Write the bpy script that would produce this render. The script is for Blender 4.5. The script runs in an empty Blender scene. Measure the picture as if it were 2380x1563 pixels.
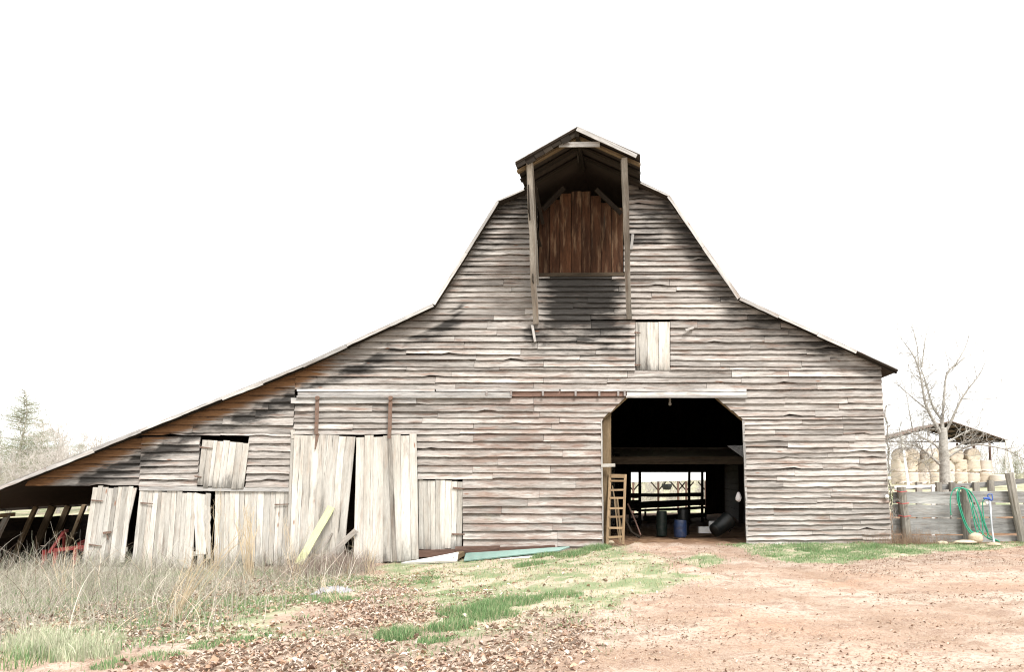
import bpy, math, random
import numpy as np
from mathutils import Vector, Matrix
R = math.radians
random.seed(7)
rng = np.random.default_rng(11)
SC = bpy.context.scene
COL = SC.collection

# ---------------------------------------------------------------- camera, sky, sun, exposure
FPX, W, H = 1900.0, 2380.0, 1563.0       # focal length and frame in pixels of the measured picture
CAMY, CAMZ, TILT = -19.0, 1.6, R(5.0)
VPX, HORY = 1490.0, 1108.0
cd = bpy.data.cameras.new('camera')
cam = bpy.data.objects.new('camera', cd); COL.objects.link(cam)
cam.location = (0, CAMY, CAMZ); cam.rotation_euler = (R(90) + TILT, 0, 0)
cd.sensor_width = 36.0; cd.lens = 36.0 * FPX / W
cd.shift_x = (W / 2 - VPX) / W
cd.shift_y = ((HORY - H / 2) / FPX - math.tan(TILT)) * FPX / W
cd.clip_end = 3000
SC.camera = cam
SHX, SHY = cd.shift_x * W / FPX, cd.shift_y * W / FPX

world = bpy.data.worlds.new('World'); SC.world = world; world.use_nodes = True
wn = world.node_tree; wn.nodes.clear()
wo = wn.nodes.new('ShaderNodeOutputWorld'); wb = wn.nodes.new('ShaderNodeBackground')
sky = wn.nodes.new('ShaderNodeTexSky'); sky.sky_type = 'NISHITA'; sky.sun_disc = False
SUN_EL, SUN_AZ = R(52), math.atan2(0.55, -0.80)
sky.sun_elevation = SUN_EL; sky.sun_rotation = SUN_AZ
sky.air_density = 1.0; sky.dust_density = 1.5; sky.ozone_density = 0.6
hs = wn.nodes.new('ShaderNodeHueSaturation'); hs.inputs['Saturation'].default_value = 0.12
hs.inputs['Value'].default_value = 1.0
wb.inputs['Strength'].default_value = 0.15
ov = wn.nodes.new('ShaderNodeMix'); ov.data_type = 'RGBA'; ov.inputs[0].default_value = 0.72; ov.inputs[7].default_value = (6.6, 6.55, 6.45, 1)   # thin bright overcast over the clear sky
wn.links.new(sky.outputs[0], hs.inputs['Color']); wn.links.new(hs.outputs[0], ov.inputs[6]); wn.links.new(ov.outputs[2], wb.inputs[0]); wn.links.new(wb.outputs[0], wo.inputs[0])
sl = bpy.data.lights.new('sun', 'SUN'); sl.energy = 2.8; sl.angle = R(16); sl.color = (1, 0.97, 0.93)
so = bpy.data.objects.new('sun', sl); COL.objects.link(so)
sd = Vector((math.sin(SUN_AZ) * math.cos(SUN_EL), math.cos(SUN_AZ) * math.cos(SUN_EL), math.sin(SUN_EL)))
so.rotation_euler = sd.to_track_quat('Z', 'Y').to_euler(); so.location = (0, 0, 60)
SC.view_settings.view_transform = 'Standard'; SC.view_settings.look = 'None'
SC.view_settings.exposure = 1.0; SC.view_settings.gamma = 1.0
SC.render.engine = 'CYCLES'
SC.cycles.filter_width = 1.15; SC.cycles.max_bounces = 6; SC.cycles.diffuse_bounces = 3

# ---------------------------------------------------------------- measuring helpers
CT, ST = math.cos(TILT), math.sin(TILT)
def ray(x, y):
    u = (x - W / 2) / FPX + SHX; v = (H / 2 - y) / FPX + SHY
    return u, CT - v * ST, ST + v * CT
def P(x, y, Y=0.0):
    a, b, c = ray(x, y); s = (Y - CAMY) / b
    return Vector((a * s, Y, CAMZ + c * s))
def F(x, y):
    p = P(x, y); return (p.x, p.z)
def G(x, y, z=0.0):
    a, b, c = ray(x, y); s = (z - CAMZ) / c
    return (a * s, CAMY + b * s)
def PM(Y): return FPX / (Y - CAMY)         # pixels per metre at depth Y

# ---------------------------------------------------------------- mesh builder
class MB:
    def __init__(s): s.v = []; s.f = []; s.uv = []; s.info = []; s.m = []
    def face(s, idx, uvs=None, infos=None, m=0):
        s.f.append(tuple(idx)); n = len(idx)
        s.uv += uvs if uvs else [(0.0, 0.0)] * n
        s.info += infos if infos else [(0.5, 0, 0.5, 0)] * n
        s.m.append(m)
    def quad(s, a, b, c, d, r=None, info=None, m=0):
        r = random.random() if r is None else r
        i = len(s.v); s.v += [tuple(a), tuple(b), tuple(c), tuple(d)]
        L = (Vector(b) - Vector(a)).length; Wd = (Vector(d) - Vector(a)).length
        o = r * 31
        if L >= Wd: uv = [(o, 0), (o + L, 0), (o + L, Wd), (o, Wd)]
        else: uv = [(o, 0), (o, L), (o + Wd, L), (o + Wd, 0)]
        s.face((i, i + 1, i + 2, i + 3), uv, info or [(r, 0, 0.4, 0)] * 4, m)
    def box(s, c, size, rot=None, r=None, m=0):
        r = random.random() if r is None else r
        hx, hy, hz = size[0] / 2, size[1] / 2, size[2] / 2
        p = [Vector((x, y, z)) for x in (-hx, hx) for y in (-hy, hy) for z in (-hz, hz)]
        if rot is not None: p = [rot @ q for q in p]
        p = [q + Vector(c) for q in p]
        for q in ((0, 1, 3, 2), (4, 6, 7, 5), (0, 4, 5, 1), (2, 3, 7, 6), (0, 2, 6, 4), (1, 5, 7, 3)):
            s.quad(*[p[k] for k in q], r=r, m=m)
    def beam(s, a, b, w, d, r=None, m=0, up=None, wob=0.0, seg=1):
        """square timber from a to b, w across (sideways) and d deep"""
        a, b = Vector(a), Vector(b); ax = (b - a).normalized()
        u = Vector(up) if up else (Vector((0, 1, 0)) if abs(ax.y) < 0.9 else Vector((0, 0, 1)))
        sx = ax.cross(u).normalized(); sy = sx.cross(ax).normalized()
        r = random.random() if r is None else r; o = r * 31; L = (b - a).length
        rings = []
        for i in range(seg + 1):
            c = a.lerp(b, i / seg)
            if wob: c = c + sx * random.uniform(-wob, wob) + sy * random.uniform(-wob, wob)
            k = len(s.v)
            for (p, q) in ((-1, -1), (1, -1), (1, 1), (-1, 1)):
                s.v.append(tuple(c + sx * p * w / 2 * (1 + random.uniform(-wob, wob)) + sy * q * d / 2))
            rings.append(k)
        for i in range(seg):
            for j in range(4):
                k0, k1 = rings[i], rings[i + 1]; j2 = (j + 1) % 4
                wd = w if j % 2 == 0 else d; vo = j * 0.37
                s.face((k0 + j, k0 + j2, k1 + j2, k1 + j),
                       [(o + L * i / seg, vo), (o + L * i / seg, vo + wd), (o + L * (i + 1) / seg, vo + wd), (o + L * (i + 1) / seg, vo)],
                       [(r, 0, 0.4, 0)] * 4, m)
        for k in (rings[0], rings[-1]):
            s.face((k, k + 1, k + 2, k + 3), [(o, 0), (o, w), (o + d, w), (o + d, 0)], [(r, 0, 0.4, 0)] * 4, m)
    def tube(s, pts, rad, n=6, m=0, cap=True, r=None):
        pts = [Vector(p) for p in pts]
        if not hasattr(rad, '__len__'): rad = [rad] * len(pts)
        r = random.random() if r is None else r
        prev = None; rings = []; L = 0
        for i, p in enumerate(pts):
            t = (pts[min(i + 1, len(pts) - 1)] - pts[max(i - 1, 0)])
            if t.length < 1e-9: t = Vector((0, 0, 1))
            t.normalize()
            if prev is None:
                ref = Vector((0, 0, 1)) if abs(t.z) < 0.9 else Vector((1, 0, 0)); u = t.cross(ref).normalized()
            else:
                u = (prev - t * prev.dot(t))
                u = u.normalized() if u.length > 1e-6 else t.orthogonal().normalized()
            prev = u; w = t.cross(u); k = len(s.v)
            if i: L += (p - pts[i - 1]).length
            for j in range(n):
                a = 2 * math.pi * j / n
                s.v.append(tuple(p + (u * math.cos(a) + w * math.sin(a)) * rad[i]))
            rings.append((k, L))
        for i in range(len(rings) - 1):
            (k0, l0), (k1, l1) = rings[i], rings[i + 1]
            for j in range(n):
                j2 = (j + 1) % n
                s.face((k0 + j, k0 + j2, k1 + j2, k1 + j), [(l0, j / n), (l0, (j + 1) / n), (l1, (j + 1) / n), (l1, j / n)], [(r, 0, 0.5, 0)] * 4, m)
        if cap:
            for k, l in (rings[0], rings[-1]):
                s.face(tuple(range(k, k + n)), [(0.0, 0.0)] * n, [(r, 0, 0.5, 0)] * n, m)
    def lathe(s, prof, n=24, c=(0, 0, 0), rot=None, m=0, r=0.5):
        """profile (radius, z) turned about z"""
        c = Vector(c); rings = []
        for (rd, z) in prof:
            k = len(s.v)
            for j in range(n):
                a = 2 * math.pi * j / n; q = Vector((rd * math.cos(a), rd * math.sin(a), z))
                if rot is not None: q = rot @ q
                s.v.append(tuple(q + c))
            rings.append(k)
        for i in range(len(rings) - 1):
            for j in range(n):
                j2 = (j + 1) % n
                s.face((rings[i] + j, rings[i] + j2, rings[i + 1] + j2, rings[i + 1] + j),
                       [(j / n, prof[i][1]), ((j + 1) / n, prof[i][1]), ((j + 1) / n, prof[i + 1][1]), (j / n, prof[i + 1][1])], [(r, 0, 0.5, 0)] * 4, m)
    def plank(s, p00, p10, p11, p01, nrm, th, seg=1, jit=0.0, infof=None, r=None, jit1=None, ends=True, back=True):
        """board whose length runs p00 to p10; front face along nrm, th thick, wavering edges"""
        p00, p10, p11, p01 = map(Vector, (p00, p10, p11, p01)); n = Vector(nrm)
        r = random.random() if r is None else r; o = r * 31
        jit1 = jit if jit1 is None else jit1
        vd = (p01 - p00).normalized(); L = (p10 - p00).length; Wd = (p01 - p00).length
        fr = []; ph = random.random() * 9
        for i in range(seg + 1):
            t = i / seg
            ja = jit * (random.gauss(0, .55) + math.sin(ph + t * L * 2.1) * .6); jb = jit1 * (random.gauss(0, .5) + math.sin(ph * 2 + t * L * 1.7) * .5)
            a = p00.lerp(p10, t) + vd * ja; b = p01.lerp(p11, t) + vd * jb
            k = len(s.v); s.v += [tuple(a), tuple(b), tuple(a - n * th), tuple(b - n * th)]
            if infof: ia, ib = infof(a, 0.0), infof(b, 1.0)
            else: ia, ib = (0, 0), (0, 0)
            fr.append((k, o + t * L, (r, ia[0], 0.0, ia[1]), (r, ib[0], 1.0, ib[1])))
        vo = r * 7
        for i in range(seg):
            k0, u0, a0, b0 = fr[i]; k1, u1, a1, b1 = fr[i + 1]
            s.face((k0, k1, k1 + 1, k0 + 1), [(u0, vo), (u1, vo), (u1, vo + Wd), (u0, vo + Wd)], [a0, a1, b1, b0])
            s.face((k0 + 2, k1 + 2, k1, k0), [(u0, vo - th), (u1, vo - th), (u1, vo), (u0, vo)], [a0, a1, a1, a0])
            s.face((k0 + 1, k1 + 1, k1 + 3, k0 + 3), [(u0, vo), (u1, vo), (u1, vo + th), (u0, vo + th)], [b0, b1, b1, b0])
            if back: s.face((k0 + 3, k1 + 3, k1 + 2, k0 + 2), [(u0, vo + Wd), (u1, vo + Wd), (u1, vo), (u0, vo)], [b0, b1, a1, a0])
        if ends:
            for k, u, a, b in (fr[0], fr[-1]):
                s.face((k, k + 1, k + 3, k + 2), [(u, vo), (u, vo + Wd), (u + th, vo + Wd), (u + th, vo)], [a, b, b, a])
    def build(s, name, mat, parent=None, smooth=False):
        off = WL.get(parent.name, Vector()) if parent else Vector()
        me = bpy.data.meshes.new(name)
        if off.length: me.from_pydata([tuple(Vector(v) - off) for v in s.v], [], s.f)
        else: me.from_pydata(s.v, [], s.f)
        ul = me.uv_layers.new(name='UVMap'); ul.data.foreach_set('uv', np.array(s.uv, dtype=np.float32).ravel())
        ca = me.color_attributes.new('info', 'FLOAT_COLOR', 'CORNER'); ca.data.foreach_set('color', np.array(s.info, dtype=np.float32).ravel())
        mats = mat if isinstance(mat, (list, tuple)) else [mat]
        for q in mats: me.materials.append(q)
        if len(mats) > 1: me.polygons.foreach_set('material_index', s.m)
        if smooth: me.polygons.foreach_set('use_smooth', [True] * len(me.polygons))
        o = bpy.data.objects.new(name, me); COL.objects.link(o)
        if parent: o.parent = parent; WL[o.name] = off
        return o
WL = {}
def tag(o, label=None, cat=None, group=None, kind=None):
    if label: o['label'] = label
    if cat: o['category'] = cat
    if group: o['group'] = group
    if kind: o['kind'] = kind
    return o
def thing(name, label, cat, loc=(0, 0, 0), group=None):
    o = bpy.data.objects.new(name, None); COL.objects.link(o); o.location = loc; o.empty_display_size = 0.2
    WL[o.name] = Vector(loc)
    return tag(o, label, cat, group)
def dup(o, loc, rz=0.0, label=None, scale=1.0):
    c = o.copy(); COL.objects.link(c); c.location = loc; c.rotation_euler = (0, 0, rz); c.scale = (scale,) * 3
    if label: c['label'] = label
    for ch in o.children:
        d = ch.copy(); COL.objects.link(d); d.parent = c
        for g in ch.children:
            e = g.copy(); COL.objects.link(e); e.parent = d
    return c
def npmesh(name, V, Fc, mat, C=None, smooth=False):
    me = bpy.data.meshes.new(name); nv, nf = len(V), len(Fc); k = Fc.shape[1]
    me.vertices.add(nv); me.vertices.foreach_set('co', np.asarray(V, dtype=np.float32).ravel())
    me.loops.add(nf * k); me.loops.foreach_set('vertex_index', np.asarray(Fc, dtype=np.int32).ravel())
    me.polygons.add(nf); me.polygons.foreach_set('loop_start', np.arange(0, nf * k, k, dtype=np.int32))
    me.update(calc_edges=True)
    if C is not None:
        ca = me.color_attributes.new('col', 'FLOAT_COLOR', 'POINT')
        C4 = np.ones((nv, 4), dtype=np.float32); C4[:, :C.shape[1]] = C; ca.data.foreach_set('color', C4.ravel())
    me.materials.append(mat)
    if smooth: me.polygons.foreach_set('use_smooth', [True] * nf)
    o = bpy.data.objects.new(name, me); COL.objects.link(o); return o

# ---------------------------------------------------------------- materials
class NT:
    def __init__(s, name):
        s.mat = bpy.data.materials.new(name); s.mat.use_nodes = True; s.t = s.mat.node_tree; s.t.nodes.clear()
        s.out = s.t.nodes.new('ShaderNodeOutputMaterial'); s.b = s.t.nodes.new('ShaderNodeBsdfPrincipled')
        s.t.links.new(s.b.outputs[0], s.out.inputs[0])
    def n(s, typ, ins=None, **props):
        o = s.t.nodes.new('ShaderNode' + typ)
        for k, v in props.items(): setattr(o, k, v)
        for k, v in (ins or {}).items(): s.set(o.inputs[k], v)
        return o
    def set(s, sock, v):
        if isinstance(v, bpy.types.NodeSocket): s.t.links.new(v, sock)
        elif isinstance(v, bpy.types.Node): s.t.links.new(v.outputs[0], sock)
        else: sock.default_value = v
    def math(s, op, a, b=0.0, clamp=False):
        return s.n('Math', {0: a, 1: b}, operation=op, use_clamp=clamp).outputs[0]
    def ss(s, x, lo, hi):
        return s.n('MapRange', {0: x, 1: lo, 2: hi, 3: 0.0, 4: 1.0}, interpolation_type='SMOOTHSTEP', clamp=True).outputs[0]
    def mix(s, f, a, b, bt='MIX'):
        o = s.n('Mix', data_type='RGBA', blend_type=bt); s.set(o.inputs[0], f); s.set(o.inputs[6], a); s.set(o.inputs[7], b); return o.outputs[2]
    def noise(s, vec, scale=1.0, det=4.0, rough=0.55, dist=0.0):
        return s.n('TexNoise', {'Vector': vec, 'Scale': scale, 'Detail': det, 'Roughness': rough, 'Distortion': dist}).outputs[0]
    def bump(s, h, strength, dist=0.01):
        s.set(s.b.inputs['Normal'], s.n('Bump', {'Height': h, 'Strength': strength, 'Distance': dist}).outputs[0])
def c4(c): return (c[0], c[1], c[2], 1.0)

def wood(name, light, mid, brown, dark=0.5, top=0.35, rakecol=(0.25, 0.13, 0.062), grain=0.55, blackc=(0.028, 0.026, 0.024), knots=True, moss=0.0, brownamt=0.5):
    m = NT(name)
    uv = m.n('UVMap', uv_map='UVMap'); at = m.n('Attribute', attribute_name='info')
    sp = m.n('SeparateXYZ', {0: uv}); sc = m.n('SeparateColor', {0: at.outputs['Color']})
    u, v = sp.outputs[0], sp.outputs[1]; r, g, b, a = sc.outputs[0], sc.outputs[1], sc.outputs[2], at.outputs['Alpha']
    w = m.math('MULTIPLY', r, 57.0)
    def vec(su, sv): return m.n('CombineXYZ', {0: m.math('MULTIPLY', u, su), 1: m.math('MULTIPLY', v, sv), 2: w}).outputs[0]
    fine = m.noise(vec(4.5, 36.0), 1.0, 6, 0.75, 0.6)
    med = m.noise(vec(0.9, 13.0), 1.0, 4, 0.6, 0.7)
    patch = m.noise(vec(0.55, 3.0), 1.0, 4, 0.55)
    col = m.mix(m.ss(patch, 0.34, 0.66), c4(mid), c4(light))
    bm = m.noise(vec(0.8, 6.0), 1.7, 4, 0.6)
    col = m.mix(m.math('MULTIPLY', m.ss(bm, 0.5, 0.72), brownamt), col, c4(brown))
    bright = m.n('MapRange', {0: r, 1: 0.0, 2: 1.0, 3: 0.72, 4: 1.18}).outputs[0]
    col = m.mix(1.0, col, m.n('CombineColor', {0: bright, 1: bright, 2: bright}).outputs[0], 'MULTIPLY')
    # orange wood kept dry beside the roof edge
    on = m.ss(m.math('ADD', a, m.math('MULTIPLY', m.math('SUBTRACT', med, 0.5), 0.9)), 0.35, 0.7)
    col = m.mix(on, col, c4(rakecol))
    # black weather stain in patches, plus lap shade painted into the upper half
    dn = m.noise(vec(0.7, 3.2), 1.6, 6, 0.68)
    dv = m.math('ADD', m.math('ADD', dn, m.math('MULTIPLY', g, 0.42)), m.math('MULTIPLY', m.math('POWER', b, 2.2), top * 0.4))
    dv = m.math('ADD', dv, m.math('MULTIPLY', m.math('SUBTRACT', fine, 0.5), 0.4))
    ds = m.math('MULTIPLY', m.ss(dv, 0.58, 0.94), dark)
    if top > .3:      # lap shadow and grime painted as one dark line along a board's top
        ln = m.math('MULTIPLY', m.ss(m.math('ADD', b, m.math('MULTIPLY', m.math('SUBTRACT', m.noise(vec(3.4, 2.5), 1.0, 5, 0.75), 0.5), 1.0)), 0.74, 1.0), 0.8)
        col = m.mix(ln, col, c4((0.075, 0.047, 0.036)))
    col = m.mix(ds, col, c4(blackc))
    gm = m.n('MapRange', {0: m.math('ADD', m.math('MULTIPLY', fine, 0.6), m.math('MULTIPLY', med, 0.4)), 1: 0.33, 2: 0.62, 3: 1.0 - grain, 4: 1.16}).outputs[0]
    col = m.mix(1.0, col, m.n('CombineColor', {0: gm, 1: gm, 2: gm}).outputs[0], 'MULTIPLY')
    # cracks
    ck = m.ss(m.noise(vec(0.8, 34.0), 1.0, 3, 0.5, 0.8), 0.66, 0.72)
    col = m.mix(m.math('MULTIPLY', ck, 0.75), col, c4((0.03, 0.025, 0.02)))
    if knots:
        vo = m.n('TexVoronoi', {'Vector': vec(1.3, 4.6), 'Scale': 1.0, 'Randomness': 1.0})
        kd = m.math('SUBTRACT', 1.0, m.ss(vo.outputs['Distance'], 0.03, 0.12))
        pick = m.ss(m.noise(vec(0.9, 1.0), 2.3, 1), 0.48, 0.56)
        col = m.mix(m.math('MULTIPLY', m.math('MULTIPLY', kd, pick), 0.8), col, c4((brown[0] * .7, brown[1] * .45, brown[2] * .3)))
    if moss:
        # old red wash left on the boards between the doors
        ps = m.n('SeparateXYZ', {0: m.n('NewGeometry').outputs['Position']}); px, pz = ps.outputs[0], ps.outputs[2]
        rg = m.math('MULTIPLY', m.math('MULTIPLY', m.ss(px, -5.2, -3.2), m.math('SUBTRACT', 1.0, m.ss(px, -0.9, 0.6))), m.math('SUBTRACT', 1.0, m.ss(pz, 3.2, 4.2)))
        rn = m.ss(m.math('ADD', m.noise(vec(0.9, 4.0), 1.6, 5, 0.7), m.math('MULTIPLY', b, 0.16)), 0.47, 0.68)
        col = m.mix(m.math('MULTIPLY', m.math('MULTIPLY', rg, rn), 0.45), col, c4((0.21, 0.125, 0.095)))
        tc = m.n('TexCoord'); ms = m.ss(m.noise(tc.outputs['Object'], 0.75, 5, 0.65), 0.66, 0.78)
        col = m.mix(m.math('MULTIPLY', m.math('MULTIPLY', ms, med), moss), col, c4((0.30, 0.32, 0.06)))
    m.set(m.b.inputs['Base Color'], col); m.b.inputs['Roughness'].default_value = 0.9
    m.b.inputs['Specular IOR Level'].default_value = 0.2
    m.bump(m.math('SUBTRACT', m.math('ADD', m.math('MULTIPLY', fine, 0.6), m.math('MULTIPLY', med, 0.6)), m.math('MULTIPLY', ck, 0.8)), 0.5, 0.012)
    return m.mat
def plain(name, col, rough=0.7, var=0.2, scale=6.0, metal=0.0, dirt=None, dirtamt=0.4, bumps=0.15, spec=0.4):
    m = NT(name); tc = m.n('TexCoord'); n1 = m.noise(tc.outputs['Object'], scale, 5, 0.6); n2 = m.noise(tc.outputs['Object'], scale * 5.3, 4, 0.6)
    k = m.n('MapRange', {0: m.math('ADD', m.math('MULTIPLY', n1, .6), m.math('MULTIPLY', n2, .4)), 1: 0.3, 2: 0.7, 3: 1 - var, 4: 1 + var}).outputs[0]
    c = m.mix(1.0, c4(col), m.n('CombineColor', {0: k, 1: k, 2: k}).outputs[0], 'MULTIPLY')
    if dirt:
        n3 = m.noise(tc.outputs['Object'], scale * 1.7, 6, 0.7); c = m.mix(m.math('MULTIPLY', m.ss(n3, 0.48, 0.68), dirtamt), c, c4(dirt))
    m.set(m.b.inputs['Base Color'], c); m.b.inputs['Roughness'].default_value = rough; m.b.inputs['Metallic'].default_value = metal
    m.b.inputs['Specular IOR Level'].default_value = spec
    m.bump(n2, bumps, 0.01); return m.mat
def vcol(name, rough=0.85, trans=0.0):
    m = NT(name); at = m.n('Attribute', attribute_name='col'); m.set(m.b.inputs['Base Color'], at.outputs['Color'])
    m.b.inputs['Roughness'].default_value = rough; m.b.inputs['Specular IOR Level'].default_value = 0.15
    if trans:
        t = m.n('BsdfTranslucent', {'Color': at.outputs['Color']}); x = m.n('MixShader', {0: trans, 1: m.b.outputs[0], 2: t.outputs[0]})
        m.t.links.new(x.outputs[0], m.out.inputs[0])
    return m.mat

M = {}
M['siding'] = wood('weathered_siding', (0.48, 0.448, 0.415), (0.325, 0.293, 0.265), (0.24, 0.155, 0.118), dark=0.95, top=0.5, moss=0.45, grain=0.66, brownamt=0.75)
M['pale'] = wood('pale_planks', (0.58, 0.555, 0.51), (0.45, 0.42, 0.375), (0.33, 0.21, 0.14), dark=0.75, top=0.0, grain=0.35, brownamt=0.35)
M['trim'] = wood('trim_boards', (0.50, 0.485, 0.465), (0.36, 0.345, 0.33), (0.22, 0.14, 0.09), dark=0.6, top=0.1)
M['post'] = wood('grey_posts', (0.42, 0.39, 0.35), (0.24, 0.21, 0.18), (0.17, 0.10, 0.06), dark=0.8, top=0.1)
M['hay'] = wood('brown_door_boards', (0.085, 0.037, 0.018), (0.042, 0.018, 0.009), (0.24, 0.155, 0.095), dark=0.8, grain=.7, top=0.0, brownamt=0.6)
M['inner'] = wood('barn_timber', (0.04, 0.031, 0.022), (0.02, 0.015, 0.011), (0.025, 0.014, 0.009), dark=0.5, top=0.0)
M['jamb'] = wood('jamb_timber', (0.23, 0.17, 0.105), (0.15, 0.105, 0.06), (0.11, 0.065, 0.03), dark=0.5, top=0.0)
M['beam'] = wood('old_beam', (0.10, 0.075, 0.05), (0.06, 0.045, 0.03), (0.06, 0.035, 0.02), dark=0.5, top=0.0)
M['ladder'] = wood('ladder_wood', (0.33, 0.235, 0.145), (0.24, 0.165, 0.095), (0.2, 0.11, 0.05), dark=0.3, top=0.0)
M['fence'] = wood('fence_boards', (0.37, 0.37, 0.355), (0.255, 0.255, 0.245), (0.16, 0.12, 0.09), dark=0.5, top=0.1)
M['fpost'] = wood('fence_posts', (0.36, 0.34, 0.30), (0.23, 0.215, 0.185), (0.13, 0.10, 0.06), dark=0.6, top=0.0, moss=0.3)
M['redwood'] = wood('red_brown_board', (0.19, 0.12, 0.095), (0.115, 0.068, 0.053), (0.14, 0.07, 0.045), dark=0.6, top=0.2)
M['green_plank'] = wood('mossy_plank', (0.50, 0.53, 0.31), (0.42, 0.455, 0.25), (0.38, 0.37, 0.22), dark=0.15, top=0.0, grain=0.3)
M['roof'] = plain('roof_tin', (0.30, 0.29, 0.28), 0.55, 0.2, 2.0, 0.6, (0.20, 0.09, 0.05), 0.5)
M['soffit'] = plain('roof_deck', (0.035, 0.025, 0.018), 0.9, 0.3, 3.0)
M['iron'] = plain('rusty_iron', (0.17, 0.115, 0.09), 0.8, 0.35, 12.0, 0.2, (0.2, 0.08, 0.035), 0.6)
M['steel'] = plain('grey_steel', (0.28, 0.26, 0.25), 0.7, 0.3, 10.0, 0.4, (0.16, 0.09, 0.06), 0.6)
M['red'] = plain('red_paint', (0.42, 0.075, 0.07), 0.55, 0.2, 9.0, 0.0, (0.25, 0.10, 0.07), 0.35)
M['blue'] = plain('blue_plastic', (0.010, 0.022, 0.06), 0.45, 0.15, 5.0, 0.0, (0.08, 0.07, 0.06), 0.35)
M['bluep'] = plain('blue_paint', (0.03, 0.08, 0.30), 0.45, 0.15, 8.0)
M['dgreen'] = plain('dark_green_plastic', (0.010, 0.02, 0.016), 0.5, 0.2, 5.0, 0.0, (0.07, 0.06, 0.05), 0.4)
M['black'] = plain('black_plastic', (0.011, 0.013, 0.013), 0.4, 0.2, 5.0, 0.0, (0.06, 0.05, 0.04), 0.3)
M['hose'] = plain('green_hose', (0.03, 0.28, 0.17), 0.4, 0.12, 20.0)
M['galv'] = plain('galvanised_pipe', (0.45, 0.47, 0.50), 0.5, 0.15, 9.0, 0.5)
M['white'] = plain('white_paint', (0.70, 0.69, 0.67), 0.7, 0.1, 7.0, 0.0, (0.45, 0.38, 0.3), 0.35)
M['wmetal'] = plain('white_tin', (0.78, 0.78, 0.78), 0.5, 0.06, 2.0)
M['gtin'] = plain('green_tin', (0.19, 0.285, 0.25), 0.5, 0.12, 4.0, 0.1, (0.3, 0.3, 0.27), 0.3)
M['block'] = plain('concrete_block', (0.42, 0.41, 0.38), 0.9, 0.2, 9.0, 0.0, (0.25, 0.2, 0.15), 0.4)
M['stone'] = plain('tan_stone', (0.50, 0.42, 0.31), 0.9, 0.2, 6.0, 0.0, (0.3, 0.22, 0.15), 0.4, 0.5)
M['bark'] = plain('pale_bark', (0.37, 0.355, 0.32), 0.9, 0.4, 9.0, 0.0, (0.14, 0.125, 0.10), 0.6, 0.6)
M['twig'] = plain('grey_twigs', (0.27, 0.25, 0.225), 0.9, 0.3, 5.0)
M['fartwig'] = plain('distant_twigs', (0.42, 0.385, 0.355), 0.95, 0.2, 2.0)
M['needle'] = vcol('needles', 0.9, 0.5)
M['veg'] = vcol('plants', 0.85, 0.25)
M['leafm'] = vcol('dead_leaves', 0.85, 0.1)
M['bag'] = plain('white_bag', (0.62, 0.60, 0.60), 0.5, 0.15, 9.0, 0, (0.5, 0.2, 0.2), 0.3)
M['sack'] = plain('grey_sack', (0.36, 0.36, 0.38), 0.7, 0.3, 14.0, 0, (0.25, 0.22, 0.2), 0.6, 0.6)
def hay_mat():
    m = NT('baled_hay'); at = m.n('UVMap', uv_map='UVMap'); tc = m.n('TexCoord')
    sp = m.n('SeparateXYZ', {0: at}); rnd = m.n('ObjectInfo').outputs['Random']
    vv = m.n('CombineXYZ', {0: m.math('MULTIPLY', sp.outputs[0], 9.0), 1: m.math('MULTIPLY', sp.outputs[1], 26.0), 2: m.math('MULTIPLY', rnd, 40)})
    n1 = m.noise(vv, 1.0, 5, 0.65); n2 = m.noise(tc.outputs['Object'], 14.0, 4, 0.7)
    c = m.mix(m.ss(n1, 0.35, 0.65), c4((0.42, 0.34, 0.255)), c4((0.58, 0.50, 0.405)))
    c = m.mix(m.math('MULTIPLY', m.ss(n2, 0.52, 0.7), 0.5), c, c4((0.26, 0.18, 0.09)))
    c = m.mix(m.math('MULTIPLY', rnd, 0.8), c, c4((0.54, 0.475, 0.42)))
    m.set(m.b.inputs['Base Color'], c); m.b.inputs['Roughness'].default_value = 0.95; m.bump(n1, 0.6, 0.04); return m.mat
M['bale'] = hay_mat()

# ---------------------------------------------------------------- ground
def sd_poly(px, py, poly):
    poly = np.array(poly); d = np.full(px.shape, 1e9); ins = np.zeros(px.shape, bool)
    for i in range(len(poly)):
        a, b = poly[i], poly[(i + 1) % len(poly)]; e = b - a
        t = np.clip(((px - a[0]) * e[0] + (py - a[1]) * e[1]) / (e @ e + 1e-12), 0, 1)
        d = np.minimum(d, np.hypot(px - a[0] - t * e[0], py - a[1] - t * e[1]))
        c = (a[1] > py) != (b[1] > py); xi = a[0] + (py - a[1]) * e[0] / (e[1] if abs(e[1]) > 1e-9 else 1e-9); ins ^= c & (px < xi)
    return np.where(ins, -d, d)
_tab = rng.random((256, 256))
def vnoise(x, y):
    xi = np.floor(x).astype(int); yi = np.floor(y).astype(int); fx = x - xi; fy = y - yi
    fx = fx * fx * (3 - 2 * fx); fy = fy * fy * (3 - 2 * fy); g = lambda i, j: _tab[(xi + i) % 256, (yi + j) % 256]
    return (g(0, 0) * (1 - fx) + g(1, 0) * fx) * (1 - fy) + (g(0, 1) * (1 - fx) + g(1, 1) * fx) * fy
def fbm(x, y, o=4):
    s = 0; a = 0.5; t = 0
    for k in range(o): s = s + a * vnoise(x * 2 ** k + 17 * k, y * 2 ** k + 9 * k); t += a; a *= 0.5
    return s / t
def sstep(x, a, b):
    t = np.clip((x - a) / (b - a), 0, 1); return t * t * (3 - 2 * t)
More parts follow.
